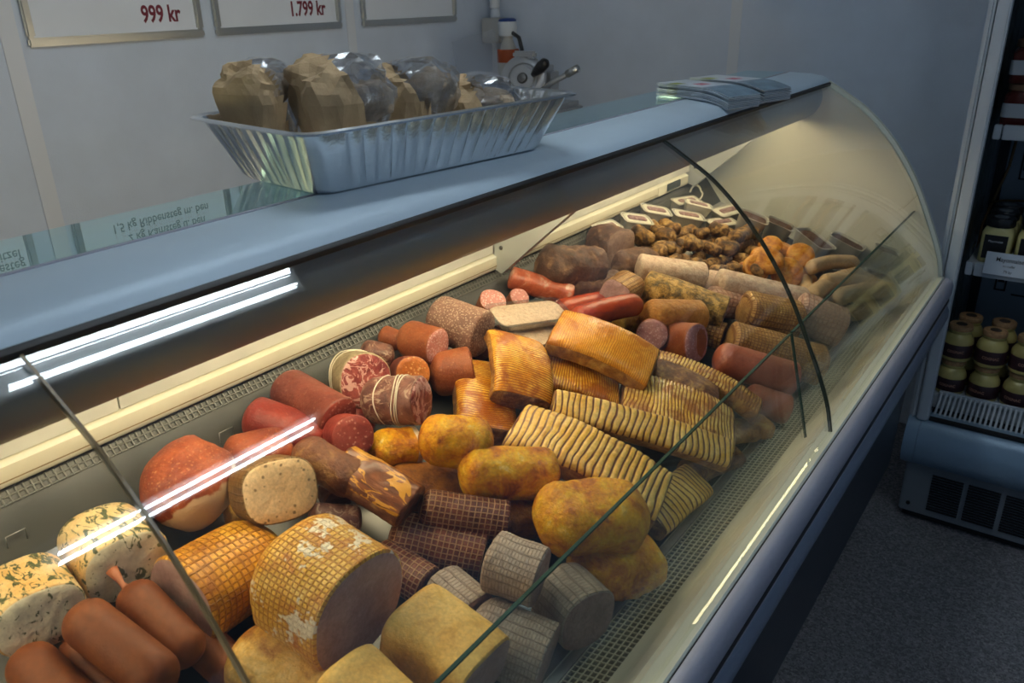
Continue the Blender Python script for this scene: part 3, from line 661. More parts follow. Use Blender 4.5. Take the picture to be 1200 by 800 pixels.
log('peppered_ham', 'red peppered ham with cream netting at its lower end', 'ham', (168, 545), (275, 592), 55, 'pepper_cream', .0, flat=.92, n=2.8, ends='rr', lump=.12, rl=(.8, .7), satt=-.34, seg=48)
log('peppered_ham', 'red peppered ham tucked behind the pale poultry loaf', 'ham', (262, 545), (342, 528), 29, 'pepper_red', .01, n=2.8, ends='rr', lump=.05)
log('meat_stub', 'small brown meat piece under the pale poultry loaf', 'meat', (262, 605), (300, 598), 16, 'turkey_tan', 0, ends='rr', lump=.1)
# salamis and coppas along the rear wall
log('salami_log', 'dull red salami log on the upper layer by the rear wall', 'salami', (322, 447), (398, 492), 27, 'salami_skin', .035, n=2.15, cut='salami_cut', lump=.02, rl=(.3, .6), flat=.95, cam=.3, Lm=.14)
log('salami_log', 'bright red salami log under the dull red one', 'salami', (288, 484), (384, 520), 25, 'salami_red', .005, n=2.2, ends='rr', lump=.03)
log('salami_log', 'short red salami with a round speckled cut face', 'salami', (375, 508), (413, 517), 25, 'salami_red', .02, n=2.1, cut='salami_cut', lump=.02, cam=.75, Lm=.07)
log('salami_log', 'red salami glimpsed between the two coppas and the logs', 'salami', (398, 490), (440, 496), 20, 'salami_red', .0, ends='rr', lump=.04)
o = log('coppa', 'coppa in beige netting with loose string ends', 'coppa', (396, 437), (430, 446), 33, 'coppa_net', .05, n=2.3, cut='coppa_cut', lump=.06, rl=(.5, .5), flat=1.05, cam=.75, Lm=.10)
string(o, .25, wob=.005); string(o, .42, wob=.003)
pos, L_, r_, ax_, s_, u_ = o_info[o.name]
b_ = -ax_*(L_/2)+u_*r_*.7
tube('string', [b_+ax_*.02, b_+u_*.014-ax_*.01, b_-ax_*.03+u_*.01, b_-ax_*.05-u_*.004, b_-ax_*.065+u_*.004], .0012, 'string', o, False, 6)
tube('string', [b_+ax_*.02, b_-ax_*.014-u_*.01, b_-ax_*.035-u_*.006, b_-ax_*.06-u_*.02], .0012, 'string', o, False, 6)
tube('string', [-u_*r_+s_*r_*.3, -u_*r_*1.3+s_*r_*.9, -u_*r_*1.9+s_*r_*1.3], .001, 'string', o, False, 6)
o = log('coppa', 'coppa tied with several rounds of white string', 'coppa', (432, 474), (494, 475), 28, 'coppa_skin', .05, n=2.2, cut='coppa_cut', lump=.05, rl=(.7, .6), cam=.42, Lm=.11)
for d, tl in ((.38, .003), (.62, .006), (.69, .002), (.75, -.003)): string(o, d, tilt=tl)
log('cured_piece', 'small vacuum-packed cured piece above the netted coppa', 'meat', (421, 413), (462, 420), 15, 'coppa_skin', .02, n=2.6, ends='rr', lump=.14)
log('salami_log', 'orange-brown salami with a pink crumbly cut end', 'salami', (464, 397), (513, 411), 23, 'salami_orange', .02, n=2.2, cut='salami_pink', lump=.03, cam=.4, Lm=.09)
log('salami_end', 'orange-brown salami tip against the rear wall', 'salami', (444, 392), (472, 403), 12, 'salami_orange', .015, ends='rr', lump=.05)
log('chorizo', 'chorizo with a round orange cut face', 'sausage', (452, 436), (484, 438), 21, 'salami_skin', .03, n=2.1, cut='chorizo_cut', lump=.04, cam=.8, Lm=.07)
log('salami_log', 'brown salami piece beside the chorizo', 'salami', (506, 440), (552, 432), 26, 'salami_orange', .005, n=2.2, cut='salami_cut', lump=.05, cam=.3, Lm=.08)
log('salami_log', 'thick grey fat-flecked salami at the rear', 'salami', (498, 370), (566, 395), 28, 'salami_grey', .02, n=2.2, ends='rc', cut='salami_grey', lump=.04, rl=(.3, .3), cam=.3, Lm=.12)
log('salami_end', 'small pink salami end standing left of its neighbour', 'salami', (566, 378), (578, 352), 16, 'salami_orange', .02, cut='salami_pink', lump=.02, cam=.6, Lm=.06)
log('salami_end', 'smallest pink salami end right behind the pate trays', 'salami', (596, 366), (609, 348), 12, 'salami_orange', .02, cut='salami_pink', lump=.02, cam=.6, Lm=.05)
log('salami_end', 'brown salami end lying under the grey fat-flecked salami', 'salami', (556, 410), (588, 396), 14, 'salami_skin', 0, ends='rr', lump=.04)
# scored roast pork slabs
G = 'scored roast pork slabs'
slab('roast_pork', 'golden arched roast pork slab standing over the dark pork', 'pork', (603, 392, .02), (614, 468), 37, .020, 'rind_gold', lift=.075, bow=.022, roll=-8, ridge=(.0050, .0012), group=G)
slab('roast_pork', 'dark amber roast pork slab under the golden arched one', 'pork', (562, 430), (570, 508), 36, .024, 'rind_gold', under='pork_meat', ridge=(.0050, .0009), lift=.01, group=G, bow=.012)
slab('roast_pork', 'smooth amber roast pork slab beside the pate trays', 'pork', (650, 388), (762, 436), 33, .026, 'rind_smooth', lift=.062, bow=.014, ridge=(.0042, .0005), group=G, roll=6)
slab('roast_pork', 'golden roast pork slab between the arched and smooth slabs', 'pork', (634, 438), (722, 462), 32, .024, 'rind_gold', lift=.02, bow=.012, ridge=(.0050, .0012), group=G)
slab('roast_pork', 'wide glazed roast pork slab with brown streaks', 'pork', (730, 464), (856, 508), 42, .025, 'rind_glaze', lift=.03, bow=.018, ridge=(.0072, .0017), group=G)
slab('roast_pork', 'long pale roast pork slab with deep dark scores', 'pork', (604, 502), (774, 586), 38, .026, 'rind_pale', lift=.035, bow=.02, roll=4, ridge=(.0118, .0026), group=G)
slab('roast_pork', 'narrow pale roast pork slab tilted on its side', 'pork', (648, 478), (850, 536), 18, .022, 'rind_pale', lift=.045, bow=.012, roll=24, ridge=(.0118, .0022), group=G)
slab('roast_pork', 'short pale roast pork slab at the lower end of the pile', 'pork', (760, 610), (818, 562), 26, .02, 'rind_pale', lift=.0, bow=.01, roll=10, ridge=(.0118, .0022), group=G)
slab('roast_pork', 'dark roast pork piece with its meaty side up', 'pork', (766, 438), (838, 462), 23, .024, 'pork_meat', 'pork_meat', lift=.05, bow=.008, ridge=None, lump=.14, group=G)
slab('roast_pork', 'thin curved roast pork strip next to the red sausage', 'pork', (764, 418), (890, 478), 20, .022, 'rind_glaze', lift=.05, bow=.016, roll=-14, ridge=(.0072, .0014), group=G)
slab('roast_pork', 'dark pork belly at the front behind the deflector glass', 'pork', (800, 556), (866, 530), 20, .018, 'pork_meat', 'pork_meat', lift=.0, ridge=None, lump=.14, group=G)
# red sausages, dark roasts
log('packed_sausage', 'red vacuum-packed sausage with a cloudy end', 'sausage', (596, 324), (672, 348), 13, 'pack_red', .02, ends='rr', n=2.4, lump=.05, rl=(.3, .3))
log('red_sausage', 'glossy red sausage farther from the smooth pork slab', 'sausage', (648, 366), (738, 350), 14, 'red_sausage', .02, ends='rr', n=2.1, lump=.03, bow=.006, rl=(1, 1), group='glossy red sausages')
log('red_sausage', 'glossy red sausage touching the smooth pork slab', 'sausage', (664, 380), (752, 358), 15, 'red_sausage', .045, ends='rr', n=2.1, lump=.03, bow=.006, rl=(1, 1), group='glossy red sausages')
G = 'dark roast beef pieces'
log('roast_beef', 'round dark roast beef above the packed sausage', 'beef', (632, 316), (706, 312), 24, 'roast_beef', .025, ends='rr', n=2.3, lump=.18, lf=24, group=G)
log('roast_beef', 'flat dark roast beef underneath the round one', 'beef', (664, 338), (730, 334), 18, 'roast_beef', 0, ends='rr', n=2.4, lump=.18, lf=24, group=G)
log('roast_beef', 'dark roast beef block with a dry cut end', 'beef', (692, 284), (728, 294), 25, 'roast_beef', .02, ends='rc', n=2.6, cut='beef_cut', lump=.14, lf=24, group=G, cam=.5, Lm=.1)
log('roast_beef', 'dark roast beef piece behind the salted pork log', 'beef', (716, 314), (766, 308), 19, 'roast_beef', 0, ends='rr', n=2.4, lump=.18, lf=24, group=G)
# pale logs, peppered and netted rolls
log('salt_pork_log', 'pale salted pork log with a pink cut end', 'pork', (736, 316), (828, 329), 17, 'salt_pork', .03, n=2.8, cut='pork_pink', lump=.05, rl=(.3, .3), cam=.15, Lm=.2)
log('salt_pork_log', 'short pale salted pork log between the two longer ones', 'pork', (824, 328), (862, 337), 13, 'salt_pork', .01, n=2.6, cut='pork_pink', lump=.05)
log('salt_pork_log', 'long pale salted pork log below the smoked cheeses', 'pork', (838, 335), (938, 357), 16, 'salt_pork', .015, n=2.6, cut='pork_pink', lump=.05, rl=(.3, .3))
log('pepper_roll', 'pepper-crusted meat roll with a pink cut end', 'meat', (756, 338), (848, 370), 21, 'pepper_roll', .04, n=2.5, cut='pork_pink', lump=.07, rl=(.3, .3), cam=.15, Lm=.2)
log('netted_loin', 'halved netted loin leaning behind the red sausages', 'pork', (752, 330), (718, 352), 19, 'loin_net', .02, n=3, cut='pork_pink', lump=.05, rl=(.3, .3), cam=.2, Lm=.1)
log('golden_roll', 'golden-skinned roll with a flat cut end', 'meat', (754, 372), (818, 373), 19, 'golden_casing', .03, n=2.3, cut='ham_cut', lump=.03, rl=(.8, .3))
log('jellied_piece', 'small yellow jellied piece beside the golden roll', 'meat', (720, 374), (758, 374), 15, 'yellow_gel', .0, ends='rr', lump=.14)
log('netted_loin', 'thick netted loin with a red net end', 'pork', (864, 362), (938, 376), 24, 'loin_net', .03, n=3.4, cut='pork_pink', lump=.05, rl=(.3, .3))
log('netted_loin', 'pink netted loin half hidden behind the pepper-crusted roll', 'pork', (826, 350), (868, 358), 16, 'pink_net', .01, n=2.8, cut='pork_pink', lump=.04)
log('netted_loin', 'small netted loin end next to the pink salami halves', 'pork', (820, 386), (848, 394), 15, 'loin_net', .02, n=2.8, cut='dark_cut', lump=.04, cam=.3, Lm=.07)
log('netted_loin', 'long brown netted loin above the big red sausage', 'pork', (844, 396), (968, 430), 25, 'loin_net', .01, n=2.8, cut='pork_pink', lump=.05, rl=(.3, .3))
log('netted_loin', 'pink netted loin behind the deflector glass near the seam', 'pork', (926, 366), (986, 388), 23, 'pink_net', .01, n=3, cut='pork_pink', lump=.06, rl=(.3, .3))
log('cured_sausage', 'pink fine-grained sausage half showing its round face', 'sausage', (776, 382), (764, 392), 18, 'salami_orange', .03, n=2.2, cut='cracknel_cut', lump=.03, rl=(.4, .4), cam=.85, Lm=.06)
log('cured_sausage', 'pink fine-grained sausage half split across its face', 'sausage', (778, 397), (816, 402), 22, 'salami_orange', .03, n=2.3, cut='cracknel_cut', lump=.05, shear=(.25, 0), cam=.6, Lm=.1)
log('big_red_sausage', 'thick red sausage lying beside the curved pork strip', 'sausage', (830, 416), (936, 446), 22, 'red_sausage_dull', .03, n=2.15, ends='rc', cut='salami_red', lump=.02, rl=(.7, .4))
log('big_red_sausage', 'short red sausage underneath the thick red one', 'sausage', (872, 464), (922, 480), 18, 'red_sausage_dull', .0, n=2.15, ends='rc', cut='salami_red', lump=.03)
log('skin_scrap', 'crumpled brown skin scrap near the front grille', 'meat', (850, 508), (902, 498), 16, 'pork_side', .0, ends='rr', n=3, lump=.25, lf=40, flat=.6)
# smoked cheeses
def disc(px, py, rpx, tk, h, tilt, az, label):
    c = at(px, py, h); r = rpx*mpp(c); t = tk
    o = lathe('smoked_cheese', [(0, -t/2), (r*.6, -t/2), (r*.88, -t*.42), (r, -t*.1), (r*.98, t*.15), (r*.88, t*.4), (r*.6, t*.5), (0, t*.52)], 'smoked_bun', None, c, 28, 60)
    for v in o.data.vertices: v.co += v.co.normalized()*N.noise(v.co*40+c*9)*r*.06
    o.rotation_euler = (math.radians(tilt)*math.cos(math.radians(az)), math.radians(tilt)*math.sin(math.radians(az)), az*.02)
    FOOD.append(o); return tag(o, label, 'cheese', 'round smoked cheeses')
for a in ((897, 309, 23, .03, .07, 35, 20, 'widest round smoked cheese leaning on the heap'), (884, 319, 20, .025, .045, 60, 30, 'round smoked cheese seen edge-on behind the widest one'),
          (873, 324, 16, .022, .03, 62, 30, 'round smoked cheese on edge at the end of the heap'), (921, 322, 20, .022, .06, 55, 350, 'round smoked cheese facing the front beside the glass seam'),
          (936, 303, 17, .026, .07, 50, 345, 'round smoked cheese turned upright towards the tins'), (917, 291, 18, .03, .075, 20, 60, 'round smoked cheese lying flat at the rear of the heap'),
          (902, 291, 14, .03, .06, 30, 10, 'round smoked cheese half hidden at the top of the heap'), (892, 336, 13, .016, .012, 10, 0, 'small yellow smoked cheese lying under the heap'),
          (946, 331, 11, .03, .02, 20, 0, 'small pale smoked cheese next to the beige sausages'), (932, 318, 14, .03, .03, 10, 0, 'round smoked cheese deep inside the heap')):
    disc(*a)
# beige sausages
ext = lambda a, b: (a[0]-.18*(b[0]-a[0]), a[1]-.18*(b[1]-a[1]))
for k, (a, b, bd, lf_, lb) in enumerate((((950, 318), (998, 312), .02, .04, 'beige sausage arching over the top of its heap'), ((946, 330), (960, 352), .02, .02, 'beige sausage curling down at the near end of its heap'),
      ((958, 346), (1000, 326), .015, .06, 'beige sausage bent along the middle of its heap'), ((1000, 318), (1040, 340), .012, .05, 'beige sausage sloping towards the end panel'),
      ((985, 352), (1035, 344), .012, .05, 'beige sausage stretched across the front of its heap'), ((975, 366), (1022, 360), .012, .02, 'beige sausage lowest at the front of its heap'),
      ((952, 360), (985, 352), .01, .02, 'short beige sausage under the curled one'), ((1005, 346), (1044, 352), .01, .025, 'beige sausage at the outer side of its heap'),
      ((970, 332), (1012, 334), .014, .075, 'beige sausage crossing on top of the others'))):
    log('beige_sausage', lb, 'sausage', ext(a, b), ext(b, a), 9.5, 'beige_sausage', lf_, ends='rr', n=2.1, lump=.05, bend=bd*(1 if k % 2 else -1), rl=(1, 1), group='beige sausages in a heap', seg=20)
# browned meat pieces heaped behind the salted pork
cnt = 0; pl = []
def blob(px, py, h, rp, label):
    a = R_.uniform(-.6, .9); l = rp*R_.uniform(1.0, 1.7)
    log('browned_piece', label, 'meat', (px-l*math.cos(a), py-l*math.sin(a)*.8), (px+l*math.cos(a), py+l*math.sin(a)*.8), rp, 'crackling', ends='rr', n=2.2, lump=.20, lf=30, hh=h, rl=(1, 1), group='browned meat pieces in the rear heap', seg=16, steps=8, taper=(R_.uniform(.7, 1.1), R_.uniform(.8, 1.2)))
tries = 0
while cnt < 46 and tries < 4000:
    tries += 1
    px = R_.uniform(752, 890); lo = 262+max(0, (px-752))*.10; hi = 304+(px-752)*.16
    if px > 862: lo += 6
    py = R_.uniform(lo, min(hi, 322))
    if any((px-q[0])**2+((py-q[1])*1.35)**2 < 118 for q in pl): continue
    pl.append((px, py)); cnt += 1
    blob(px, py, .04+.02*R_.random(), R_.uniform(7, 10), 'browned crusty meat piece in the heap behind the salted pork')

# ------------------------------------------------------------------ boxes and tins with pate
def tub(name, label, cat, A, B, wpx, hgt, wall, fill, h0=0, flare=.85, wallt=.0012, fillz=.8, rimw=.003, center=None, group=None, rad=.25, ftop=None):
    h0 += .008; PA, PB = at(A[0], A[1], h0+hgt), at(B[0], B[1], h0+hgt); ax = PB-PA; L = ax.length; ax.normalize()
    c = (PA+PB)/2; wd = wpx*mpp(c)*2; s, u = frame_of(ax); rot = Matrix((ax, s*-1, u)).transposed().to_4x4()
    if rot.determinant() < 0: rot = Matrix((ax, s, u)).transposed().to_4x4()
    t = empty(name); t.matrix_world = Matrix.Translation(c-u*hgt) @ rot; tag(t, label, cat, group)
    FOOD.append(t); hx, hy = L/2, wd/2; r = min(hx, hy)*rad*2
    f = flare
    loft('body', [rr_ring(hx*f, hy*f, r*f, 0), rr_ring(hx, hy, r, hgt), rr_ring(hx+rimw, hy+rimw, r, hgt), rr_ring(hx+rimw, hy+rimw, r, hgt+.0015), rr_ring(hx-wallt, hy-wallt, r, hgt+.0012), rr_ring(hx*f-wallt, hy*f-wallt, r*f, wallt)], wall, t)
    zz = hgt*fillz; g = f+(1-f)*fillz
    fo = loft('filling', [rr_ring(hx*f-wallt*2, hy*f-wallt*2, r*f, wallt*2), rr_ring(hx*g-wallt*2, hy*g-wallt*2, r, zz), rr_ring(hx*g*.9, hy*g*.9, r*.9, zz+.0025)], fill, t)
    if center: loft('centre_strip', [rr_ring(hx*.66, hy*.42, r*.5, zz+.0015), rr_ring(hx*.66, hy*.42, r*.5, zz+.0045), rr_ring(hx*.6, hy*.34, r*.4, zz+.006)], center, t)
    return t
tub('pate_tray', 'clear tray of pale pate lying fully in view', 'tray', (578, 374), (660, 364), 20, .02, 'clear_plastic', 'pate_pink', .055, .9, fillz=.85, rimw=.005)
tub('pate_tray', 'clear tray of pale pate half under the other pate tray', 'tray', (604, 398), (664, 387), 18, .02, 'clear_plastic', 'pate_pink', .05, .9, fillz=.85, rimw=.005)
G = 'white-topped brawn trays'
for A, B, wp, h0, lb in (((730, 255), (762, 259), 11, .03, 'white-topped brawn tray nearest the roast beef'), ((752, 243), (786, 249), 11, .03, 'white-topped brawn tray under the end of the rail'),
        ((791, 237), (818, 233), 7, .03, 'white-topped brawn tray at the back against the rear wall'), ((800, 236), (836, 245), 8, .035, 'white-topped brawn tray with a long purple strip'),
        ((790, 249), (824, 255), 9, .03, 'white-topped brawn tray in front of the long-strip one'), ((840, 250), (866, 243), 9, .02, 'white-topped brawn tray beside the first pate tin'),
        ((832, 262), (860, 258), 8, .01, 'white-topped brawn tray tilted at the edge of the heap'), ((698, 273), (722, 266), 9, .01, 'white-topped brawn tray behind the roast beef block')):
    tub('brawn_tray', lb, 'tray', A, B, wp, .035, 'lard_pot', 'lard_white', h0, .82, fillz=.97, center='brawn_purple', group=G)
G = 'steel tins of dark pate'
for A, B, wp, h0, lb in (((866, 250), (898, 263), 12, .02, 'steel tin of dark pate nearest the brawn trays'), ((900, 255), (930, 268), 11, .02, 'steel tin of dark pate behind the glass seam'),
        ((940, 267), (972, 292), 14, .03, 'steel tin of dark pate in the middle, tilted to the front'), ((976, 273), (1012, 292), 12, .03, 'steel tin of dark pate against the end panel'),
        ((1026, 292), (1052, 300), 11, .04, 'steel tin of dark pate seen through the deflector glass'), ((1016, 318), (1046, 326), 10, .02, 'emptied steel tin below the one behind the deflector glass')):
    tub('pate_tin', lb, 'tin', A, B, wp, .06, 'traysteel', 'pate_brown', h0, .78, fillz=.9, group=G)
for x, y, lb in ((957, 310, 'round steel cup beside the smoked cheeses'), (977, 312, 'round steel cup beside the beige sausages')):
    tub('pate_cup', lb, 'cup', (x-10, y-2), (x+11, y+3), 9, .05, 'traysteel', 'pate_brown', .005, .85, fillz=.75, rad=.5, group='round steel cups')

# settle the heap: lower things first; anything that still cuts into a thing already lying there is eased up off it
from mathutils.bvhtree import BVHTree
def bvh(o, M=None):
    M = M or o.matrix_world; return BVHTree.FromPolygons([M@v.co for v in o.data.vertices], [tuple(p.vertices) for p in o.data.polygons])
bpy.context.view_layer.update()
STAT = [bvh(o) for o in bpy.data.objects if o.name.startswith(('display_tray',))]+[bvh(c) for c in case.children if c.name.startswith(('deck', 'rear_wall_panel', 'inner_sill', 'rear_rail', 'front_air_grille', 'deflector_pane', 'end_panel')) and c.type == 'MESH']
def body(o): return o if o.type == 'MESH' else [c for c in o.children if c.name.startswith('body')][0]
def low(o):
    q = body(o); return min((q.matrix_world@v.co).z-(DZ+DS*(DX-(q.matrix_world@v.co).x)) for v in q.data.vertices)
PLACED = []
SETTLE = sorted(FOOD, key=lambda o: o.location.z-(DZ+DS*(DX-o.location.x))+.3*low(o))
for o in SETTLE:
    L0 = o.location.copy(); dirn = ((CAM-L0).normalized()*.88+UP*.25).normalized(); best = None
    Q = body(o); RT = o.matrix_world.to_3x3().normalized().to_4x4()
    near = [t for t, c, r in PLACED if (c-L0).length < r+.30]
    fb = None
    cands = sorted([(t_*.004+(1-sc_)*.13, t_*.004, sc_) for t_ in range(0, 12) for sc_ in (1, .97, .94, .91, .88, .85)])
    for cost, sh, sc_ in cands:
        M = Matrix.Translation(L0+dirn*sh) @ RT @ Matrix.Scale(sc_, 4); b_ = bvh(Q, M)
        if any(b_.overlap(q) for q in STAT): continue
        nh = sum(1 for q in near if b_.overlap(q))
        if nh == 0: best = (sh, sc_, b_); break
        if fb is None or nh < fb[0]: fb = (nh, (sh, sc_, b_))
    if best is None and fb: best = fb[1]
    if best is None:
        M = Matrix.Translation(L0+dirn*.008) @ RT @ Matrix.Scale(.93, 4); best = (.008, .93, bvh(Q, M))
    o.location = L0+dirn*best[0]; o.scale = (best[1],)*3; PLACED.append((best[2], o.location.copy(), .12))

# ------------------------------------------------------------------ foil tray with bags on top of the case
ft = empty('foil_tray', (-.886, .935, 1.2632), math.radians(-7)); tag(ft, 'large aluminium foil tray on top of the display case', 'tray')
def ribbed(hx, hy, r, z, amp, n=17):
    out = []; base = rr_ring(hx, hy, r, z, 6); pts = []
    for i in range(len(base)):
        a, b = V(base[i]), V(base[(i+1) % len(base)]); l = (b-a).length
        m = max(1, int(l/.003))
        if l < .02: pts.append(a); continue
        nn = V((b-a).normalized().cross(V((0, 0, 1)))); M_ = 120 if l > .25 else 60
        for k in range(M_): 
            q = a.lerp(b, k/M_); w_ = 1 if .04 < k/M_ < .97 else 0
            pts.append(q-nn*(amp*w_*max(0, math.sin(k/M_*math.pi*2*n*(l/.42)))**2))
    return pts
rg = [ribbed(0.0980, 0.2160, .022, 0, 0), ribbed(0.1035, 0.2215, .024, .006, .0028), ribbed(0.1350, 0.2510, .028, .075, .0042), ribbed(0.1390, 0.2550, .03, .086, 0), ribbed(0.1470, 0.2640, .034, .0885, 0), ribbed(0.1510, 0.2680, .034, .0865, 0), ribbed(0.1515, 0.2685, .034, .084, 0), ribbed(0.1490, 0.2660, .034, .0835, 0), ribbed(0.1470, 0.2640, .034, .0872, 0), ribbed(0.1382, 0.2542, .03, .0852, 0), ribbed(0.1342, 0.2502, .028, .074, .0042), ribbed(0.1027, 0.2207, .024, .007, .0028), ribbed(0.0970, 0.2150, .022, .001, 0)]
loft('pan', rg, 'foil', ft, None, True, True, 30)
def bag(cx, cy, z0, hx, hy, hz, seed, rz, label, wdir):
    zb = z0-1.270
    t = empty('bread_bag', (cx, cy, z0), rz); tag(t, label, 'bag', 'paper bags with film windows')
    bm = bmesh.new(); bmesh.ops.create_icosphere(bm, subdivisions=4, radius=1.0); so = V((seed*3.1, seed*1.7, seed))
    wd = V(wdir).normalized()
    for v in bm.verts:
        p = v.co.copy(); q = V((math.copysign(abs(p.x)**.8, p.x), math.copysign(abs(p.y)**.8, p.y), math.copysign(abs(p.z)**.75, p.z)))
        f = 1+.10*(N.ridged_multi_fractal(p*1.1+so, 1.0, 2.1, 3, 1.0, 2.0)-1.0)*.5+.20*N.noise(p*1.4+so)
        fold = abs(N.noise(p*2.4+so*2))*.22
        q = q*(f-fold); tw = .34+.66*max(0, min(1, 1+q.z)); v.co = V((q.x*hx*tw, q.y*hy*tw, max(-zb, q.z*(hz if q.z > 0 else zb*1.4))))
    fl = [f.index for f in bm.faces]; bm.faces.ensure_lookup_table()
    def part(name, keep, mat):
        b2 = bm.copy(); b2.faces.ensure_lookup_table()
        bmesh.ops.delete(b2, geom=[b2.faces[i] for i in fl if not keep(b2.faces[i])], context='FACES')
        me = bpy.data.meshes.new(name); b2.to_mesh(me); b2.free(); o = link(name, me, t, mat, None, False)
        sd = o.modifiers.new('sheet', 'SOLIDIFY'); sd.thickness = .0008
        return o
    isw = lambda f: (V((f.calc_center_median().x/hx, f.calc_center_median().y/hy, f.calc_center_median().z/hz)).dot(wd) + .12*N.noise(f.calc_center_median()*14+so)) > .12
    part('paper', lambda f: not isw(f), 'kraft'); part('film_window', isw, 'film'); bm.free()
    for k in range(4):
        c = V((R_.uniform(-.4, .4)*hx, R_.uniform(-.5, .5)*hy, R_.uniform(-.2, .25)*hz))+V((wd.x*hx, wd.y*hy, wd.z*hz))*.22
        b3 = bmesh.new(); bmesh.ops.create_icosphere(b3, subdivisions=3, radius=1)
        for v in b3.verts: v.co = V((v.co.x*hx*.42, v.co.y*hy*.42, v.co.z*hz*.42))*(1+.3*N.noise(v.co*2+so+c*20))
        me = bpy.data.meshes.new('rusk'); b3.to_mesh(me); b3.free(); link('rusk', me, t, 'netting_cream', c)
    return t
for px, py, z_, hx, hy, hz, sd_, rz_, lb, wdr in (
        (304, 118, 1.368, .062, .050, .058, 1.3, .2, 'kraft bag with film window at the near end of the foil tray', (.35, .85, .3)),
        (402, 116, 1.366, .076, .074, .066, 4.4, -.1, 'tallest kraft bag with film window in the foil tray', (.35, .85, .4)),
        (486, 114, 1.352, .070, .066, .062, 7.7, .3, 'kraft bag with film window behind the tallest one', (.7, .3, .6)),
        (562, 122, 1.330, .070, .068, .050, 9.1, -.3, 'low kraft bag at the far end of the foil tray', (.6, .7, .4))):
    c_ = on_z(px, py, z_); bag(c_.x, c_.y, z_, hx, hy, hz, sd_, rz_, lb, wdr)

# ------------------------------------------------------------------ leaflets
def leaflet(cx, cy, z, rz, mats, label, group, bendz):
    nx, ny = 14, 3; hx, hy = .115, .052; vs, fs, mi = [], [], []
    for lay in (0, 1):
        for i in range(nx+1):
            for j in range(ny+1):
                x = -hx+2*hx*i/nx; y = -hy+2*hy*j/ny; t = max(0, (x-.02)/hx)
                vs.append((x, y, -bendz*t*t-(.0016 if lay == 0 else 0)))
    s1 = (nx+1)*(ny+1)
    for i in range(nx):
        for j in range(ny):
            a = i*(ny+1)+j; b = a+ny+1
            fs += [(s1+a, s1+b, s1+b+1, s1+a+1), (a, a+1, b+1, b)]
            k_ = 0 if i < 5 and j > 0 else (1 if i < 7 and j == 1 else (2 if i in (2, 3) else (3 if i > 8 else 0))); mi += [k_, 0]
    for i in range(nx):
        for j in (0, ny):
            a = i*(ny+1)+j; b = a+ny+1; fs.append((a, b, s1+b, s1+a)); mi.append(0)
    for j in range(ny):
        for i in (0, nx):
            a = i*(ny+1)+j; fs.append((a, a+1, s1+a+1, s1+a)); mi.append(2 if i == 0 and j == 1 else 0)
    me = fixn(mesh('leaflet', vs, fs)); o = link('leaflet', me, None, mats, (cx, cy, z), False); me.polygons.foreach_set('material_index', mi); o.rotation_euler = (0, 0, rz)
    return tag(o, label, 'leaflet', group)
MS = ['leaf_white', 'leaf_pink', 'leaf_green', 'leaf_photo']
for cp, rz_, nm in (((828, 108), -.36, 'nearer'), ((866, 101), -.30, 'farther')):
    c_ = on_z(cp[0], cp[1], 1.275)
    for k in range(10):
        leaflet(c_.x+R_.uniform(-.002, .002), c_.y+R_.uniform(-.004, .004), 1.2655+k*.0030, rz_+R_.uniform(-.02, .02), MS, 'printed leaflet in the '+nm+' stack on the case top' if k < 9 else 'topmost printed leaflet of the '+nm+' stack on the case top', 'leaflets in the '+nm+' stack', .022)

# ------------------------------------------------------------------ framed posters on the left wall
def wall_text(s, size, y, z, mat, parent, bold=0, align='RIGHT', sx=.8):
    me = text_mesh(s, size, bold, .0003, align, sx); o = link('lettering', me, parent, mat, None, False)
    o.matrix_local = Matrix(((0, 0, 1, .0065), (1, 0, 0, y), (0, 1, 0, z), (0, 0, 0, 1))); return o
def poster(y0, y1, label, price=None, lines=()):
    zb, zt = 1.388, 2.12; t = empty('wall_poster', (XW, (y0+y1)/2, zb)); tag(t, label, 'poster', 'framed posters on the left wall')
    hw = (y1-y0)/2; fwid = .024
    box('sheet', .001, .006, -hw+.012, hw-.012, .012, zt-zb-.012, 'paper', t, 0)
    for nm, a in (('frame_rail', (-hw, hw, 0, fwid)), ('frame_rail', (-hw, hw, zt-zb-fwid, zt-zb)), ('frame_rail', (-hw, -hw+fwid, fwid, zt-zb-fwid)), ('frame_rail', (hw-fwid, hw, fwid, zt-zb-fwid))):
        box(nm, 0, .016, a[0], a[1], a[2], a[3], 'frame_alu', t, .005)
    if price: wall_text(price, .069, hw-.076, .052, 'print_red', t, .0018, 'RIGHT', .74)
    for s, z, y, al in lines: wall_text(s, .040, y, z, 'print_grey', t, .0002, al, .88)
poster(.50, 1.062, 'framed poster cut off by the left picture edge', None, (('Schnitzel', .292, .24, 'RIGHT'), ('Oksesteg', .325, .246, 'RIGHT')))
poster(1.182, 1.752, 'second framed poster from the picture edge, with the shorter price', '999 kr', (('1,5 kg Ribbensteg m. ben', .288, -.163, 'LEFT'), ('2 kg Kamsteg u. ben', .330, -.116, 'LEFT')))
poster(1.798, 2.372, 'third framed poster from the picture edge, with the longer price', '1.799 kr')
poster(2.482, 3.074, 'framed poster closest to the wall corner')

